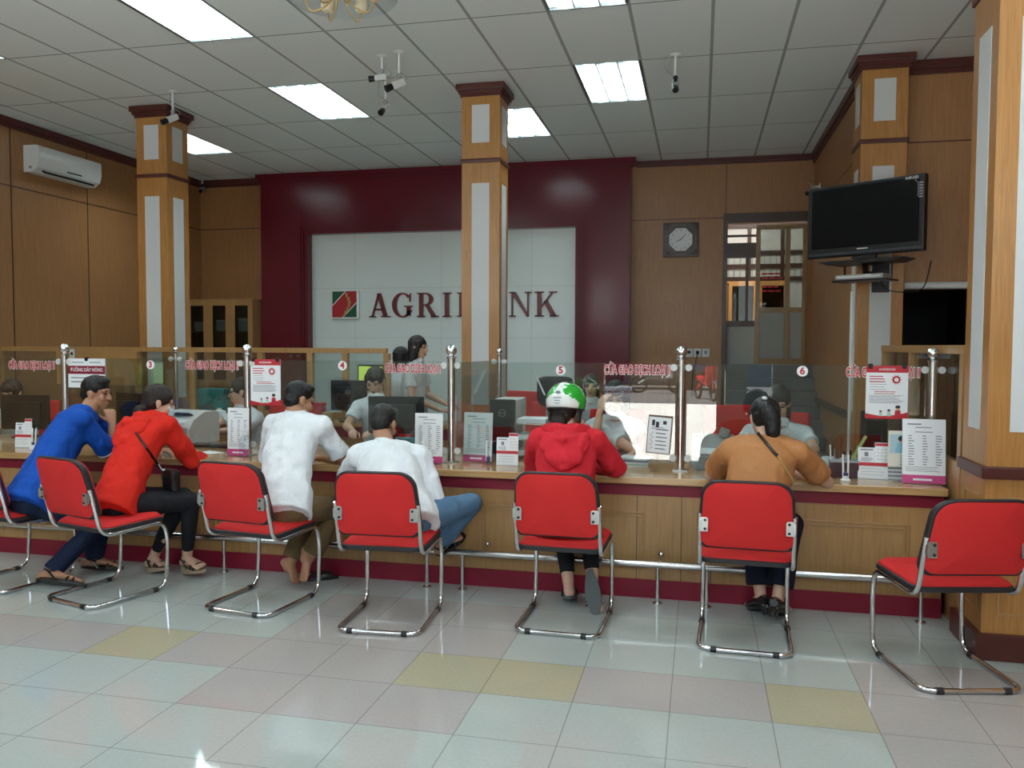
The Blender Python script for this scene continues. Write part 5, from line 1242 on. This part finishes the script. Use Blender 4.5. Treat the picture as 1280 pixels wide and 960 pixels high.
monitor(-4.58, .85, CT, R(-20), .40, .30, 'black monitor between the blue man and the orange-red hoodie woman', .08, False)
monitor(-3.33, 2.33, .80, R(5), .36, .29, 'small black monitor standing on the rear desk', .10)
monitor(-2.27, .80, CT, R(4), .43, .28, 'black monitor behind the bowed head of the white shirt man', .115)
LED = mat('lit_spreadsheet', (.1, .1, .05), .4, emit=(.55, .75, .12), estr=.9)
t = thing('screen_monitor', (-3.36, 2.95, .86), 'monitor showing a yellow-green sheet behind the rear partition glass', 'monitor', R(-10), group=None)
MB().box((0, 0, .33), (.32, .03, .27), .008).to('casing', BLACK, t); MB().box((0, -.016, .335), (.285, .003, .225)).to('screen', LED, t); MB().cone((0, .02, 0), (0, .02, .25), .02).lathe([(.09, 0), (.09, .01), (.02, .02)]).to('stand', BLACK, t)
sd = thing('side_table', (-3.36, 2.95, 0), 'small oak table carrying the yellow-green monitor', 'table'); MB().b(-.25, .25, -.18, .2, .82, .86, .005).to('tabletop', OAKT, sd)
for sx in (-1, 1):
    for sy in (-1, 1): MB().b(sx * .23 - .02, sx * .23 + .02, sy * .16 - .02, sy * .16 + .02, 0, .82).to('leg', OAKC, sd)
t = thing('computer_tower', (-1.375, .72, CT), 'black computer tower with pale side left of the helmet woman', 'computer')
MB().b(-.105, .075, -.16, .20, 0, .40, .012).to('case', LGREY, t); MB().b(-.108, .078, -.185, -.155, 0, .405, .012).to('front', BLACK, t)
m = MB(); m.sweep([V((-.015 + .024 * math.cos(a), -.187, .31 + .024 * math.sin(a))) for a in [2 * math.pi * k / 20 for k in range(20)]], .002, 4, closed=True); m.to('round_mark', GREY, t); text('lettering', 'DELL', .017, GREY, t, (-.015, -.187, .31), ext=.0004)
MB().sweep([V((-.10 + .18 * k / 10, -.187, .10 + .06 * math.sin(k / 10 * 1.5) * (1 - k / 12))) for k in range(11)], .003, 5).to('curved_line', GREY, t)
t = thing('wire_rack', (-1.19, .60, CT), 'wire document rack with papers beside the computer tower', 'rack')
m = MB()
for z in (.02, .13, .24):
    m.sweep([(-.10, -.1, z), (.12, -.1, z), (.12, .14, z), (-.10, .14, z)], .004, 6, closed=True)
for x in (-.1, .12):
    for y in (-.1, .14): m.cone((x, y, 0), (x, y, .26), .004)
m.to('frame', STEEL, t)
for z in (.025, .135, .245): MB().b(-.09, .11, -.09, .13, z, z + .03, .003).to('papers', PAPER, t)
t = thing('printer', (-4.05, .80, CT), 'grey and white printer right of the orange-red hoodie woman', 'printer', R(-8))
m = MB(); m.rings([[V((x, y, z)) for y, z in ((-.17, 0), (-.17, .12), (-.12, .19), (.0, .245), (.15, .245), (.17, .22), (.17, 0))] for x in (-.19, -.185, .185, .19)]); m.to('body', LGREY, t)
MB().b(-.15, .17, -.175, -.165, .03, .13, .004).to('front_panel', GREY, t); MB().box((0, -.06, .222), (.26, .10, .008), .002, M.Rotation(R(-24), 3, 'X')).b(-.13, .13, -.24, -.17, .02, .03).to('output_tray', mat('dark_grey_plastic', (.07, .08, .09), .4), t); MB().b(.10, .16, -.178, -.17, .15, .175).to('label_plate', PAPER, t)
t = thing('keyboard', (-3.62, .55, CT), 'black keyboard behind the rate sheet by the glasses clerk', 'keyboard'); MB().b(-.21, .21, -.07, .07, 0, .02, .005).to('base', BLACK, t)
for rr in range(4): MB().b(-.20, .20, -.06 + .032 * rr, -.034 + .032 * rr, .02, .026, .002).to('key_row', mat('key%d' % rr, (.05, .05, .055), .5), t)
for k, (u, v, Y, sx, sy, sz, mm, l, c) in enumerate(((268, 500, 1.62, .26, .12, .38, TEALD, 'dark teal folder box behind the glasses clerk', 'box'), (397, 517, 2.30, .13, .12, .17, EMBRED, 'dark red box left of the small monitor', 'box'), (410, 521, 2.28, .08, .09, .08, mat('tan_card', (.5, .36, .17), .6), 'tan carton right of the dark red box', 'carton'))):
    c0 = at(u, v, Y); z = .80 if k else .75
    o = thing('folder_box' if k == 0 else 'carton', (c0.x, Y, z), l, c); MB().b(-sx / 2, sx / 2, -sy / 2, sy / 2, 0, sz, .015).to('body', mm, o); MB().b(-sx / 2 - .003, sx / 2 + .003, -sy / 2 - .003, sy / 2 + .003, sz * .86, sz + .003, .01).to('lid', mm, o)
o = thing('folder_table', (at(268, 500, 1.62).x, 1.62, 0), 'low oak side table under the dark teal box', 'table'); MB().b(-.35, .35, -.2, .25, .70, .75, .006).to('tabletop', OAKT, o)
for sx in (-1, 1):
    for sy in (-1, 1): MB().b(sx * .3 - .02, sx * .3 + .02, sy * .16 - .02, sy * .16 + .02, 0, .70).to('leg', OAKC, o)
pr = thing('paper_roll', (at(274, 505, 1.5).x, 1.50, .75), 'white thread-like paper cone before the dark teal box', 'paper roll'); MB().lathe([(.07, 0), (.075, .01), (.055, .19), (.02, .20)]).to('roll', PAPER, pr); MB().cone((0, 0, .2), (0, 0, .215), .018).to('core', CREAM, pr)
# dark cushion behind the helmet and the white strip beside it
c0 = at(694, 474, 2.2)
cu = thing('seat_cushion', (c0.x, 2.2, c0.z), 'black cushion with pointed corners showing behind the green helmet', 'cushion')
m = MB(); g = []
for side in (-1, 1):
    pass
rings = []
for y, f in ((-.07, .35), (-.055, .75), (-.02, .97), (.0, 1.0), (.02, .97), (.055, .75), (.07, .35)):
    rings.append([V((.16 * f * (math.copysign(abs(math.cos(a)) ** .42, math.cos(a))) * (1 - .10 * abs(math.sin(2 * a)) * 0), y, -.11 + .13 * f * (math.copysign(abs(math.sin(a)) ** .42, math.sin(a))) + .018 * f * abs(math.cos(a)) ** 4)) for a in [2 * math.pi * q / 40 for q in range(40)]])
m.rings(rings); m.to('pillow', C_BLACK, cu); MB().sweep([rings[3][k] for k in range(40)], .005, 6, closed=True).to('piping', C_NAVY, cu)
ck2 = dup(sw0, (c0.x, 2.0, 0), R(0), 'red swivel chair carrying the black cushion behind the helmet', 'swivel chairs behind the counter')
p0, p1 = at(667, 463, 1.9), at(681, 494, 1.9)
o = thing('white_ruler', p1, 'slanted white strip left of the black cushion', 'strip'); MB().sweep([V((0, 0, 0)), p0 - p1, ], .008, 6).to('strip', PAPER, o); MB().sweep([V((.02, .005, -.02)), V((.015, .02, -.3)), V((.015, .02, -1.1))], .01, 6).to('stand', GREY, o)
bm_ = thing('black_monitor', (at(1092, 545, .78).x, .78, CT), 'black monitor behind the right poster and pen holder', 'monitor', R(10)); MB().box((0, 0, .20), (.17, .03, .32), .01).box((0, -.02, .2), (.12, .03, .2), .01).to('casing', BLACK, bm_); MB().cone((0, 0, 0), (0, 0, .1), .02).lathe([(.08, 0), (.08, .01), (.02, .02)]).to('stand', BLACK, bm_)
for u, Y, l in ((1062, .62, 'white tissue pack on the counter under the right poster'), (1035, .55, 'white folded paper left of the pen holder')):
    c0 = at(u, 570, Y); o = MB().box((0, 0, .03), (.13, .09, .06), .012).box((0, 0, .065), (.08, .04, .03), .01).to('tissue_pack', PAPER); o.location = (c0.x, Y, CT); tag(o, l, 'tissues', 'white packs behind the right glass')

# ------------------------------------------------------------------ street outside, mirrored in the glass
gr = MB().b(-40, 40, -60, YF - .15, -.12, -.02); struct(gr, 'ground', mat('concrete_paving', (.62, .62, .60), .8, var=.05, bscale=2))
rd_ = MB().b(-40, 40, -60, -17, -.02, -.01); struct(rd_, 'ground_road', mat('asphalt', (.09, .09, .095), .85))
bl = thing('shop_house', (0, -27, 0), 'grey shop house across the street, mirrored in the glass', 'building')
MB().b(-14, 14, -3, 0, 0, 7.5).to('wall', mat('street_plaster', (.22, .24, .25), .8), bl)
for k in range(7):
    m = MB()
    for q in range(9): m.b(-13 + k * 3.8, -10 + k * 3.8, .0, .06, .3 + q * .32, .36 + q * .32)
    m.to('shutter', mat('shutter%d' % k, random.choice([(.30, .32, .34), (.12, .20, .28), (.36, .30, .26)]), .5), bl)
bn = thing('banner', (at(772, 491, 21.94).x, -21.5, at(772, 491, 21.94).z), 'white banner with red capital letters across the street', 'banner'); MB().box((0, 0, 0), (.95, .04, .40), .015).to('cloth', PAPER, bn); 
o = text('letters', 'NT OUAY', .21, REDINK, bn, (0, .025, 0), offset=.004); o.rotation_euler = (0, 0, R(180))
MB().cone((-.46, -.03, -bn.location.z), (-.46, -.03, .2), .02).cone((.46, -.03, -bn.location.z), (.46, -.03, .2), .02).to('pole', STEEL, bn)
def motorbike(x, y, rz, c, label):
    t = thing('motorbike', (x, y, -.01), label, 'motorbike', rz, group='motorbikes on the street')
    for s in (-1, 1): MB().sweep([V((s * .62 + .26 * math.cos(a), 0, .29 + .26 * math.sin(a))) for a in [2 * math.pi * k / 24 for k in range(24)]], .04, 8, closed=True).cone((s * .62, -.03, .29), (s * .62, .03, .29), .06).to('wheel', BLACKRUB, t)
    MB().sweep([(-.62, 0, .3), (-.2, 0, .55), (.2, 0, .42), (.45, 0, .6), (.5, 0, .98)], .06, 8, fillet=.1).box((-.25, 0, .62), (.6, .2, .2), .08).box((.46, 0, .72), (.12, .36, .5), .05).cone((.62, 0, .29), (.48, 0, .95), .03).to('body', c, t)
    MB().box((-.28, 0, .77), (.7, .24, .1), .05).to('seat', BLACK, t); MB().sweep([(.38, -.34, 1.0), (.5, 0, .98), (.38, .34, 1.0)], .018, 8).to('handlebar', BLACK, t)
motorbike(at(822, 480, 22).x, -21.6, 0, GREY, 'grey motorbike parked on the street edge, mirrored in glass'); motorbike(at(882, 480, 19).x, -18.6, R(70), EMBRED, 'red motorbike on the street beside the right door edge')
tr = thing('truck', (at(806, 480, 25).x, -24.6, 0), 'small red truck passing across the street', 'truck'); MB().b(-1.9, 1.0, -.8, .8, .6, 1.6, .06).to('bed', EMBRED, tr); MB().b(1.0, 2.2, -.8, .8, .5, 2.1, .15).to('cab', mat('truck_blue', (.10, .18, .30), .3), tr)
for x in (-1.2, 1.5):
    for s in (-1, 1): MB().cone((x, s * .62, .38), (x, s * .82, .38), .38, n=24).to('wheel', BLACKRUB, tr)
um = thing('parasol', (.95, -15, 0), 'white street parasol standing outside the door', 'parasol'); MB().lathe([(1.1, 1.75), (.8, 1.98), (.4, 2.12), (.02, 2.18), (.01, 2.16), (.4, 2.09), (.8, 1.95)], n=20).to('canopy', WHITEP, um); MB().cone((0, 0, 0), (0, 0, 2.2), .025).lathe([(.25, 0), (.25, .08), (.04, .12)]).to('pole', STEEL, um)
for o in list(bpy.data.objects):
    if o.get('kind') == 'structure' and not o.name.startswith(('wall', 'floor', 'ceiling', 'window', 'door', 'trim', 'column', 'ground')): print('structure name', o.name)
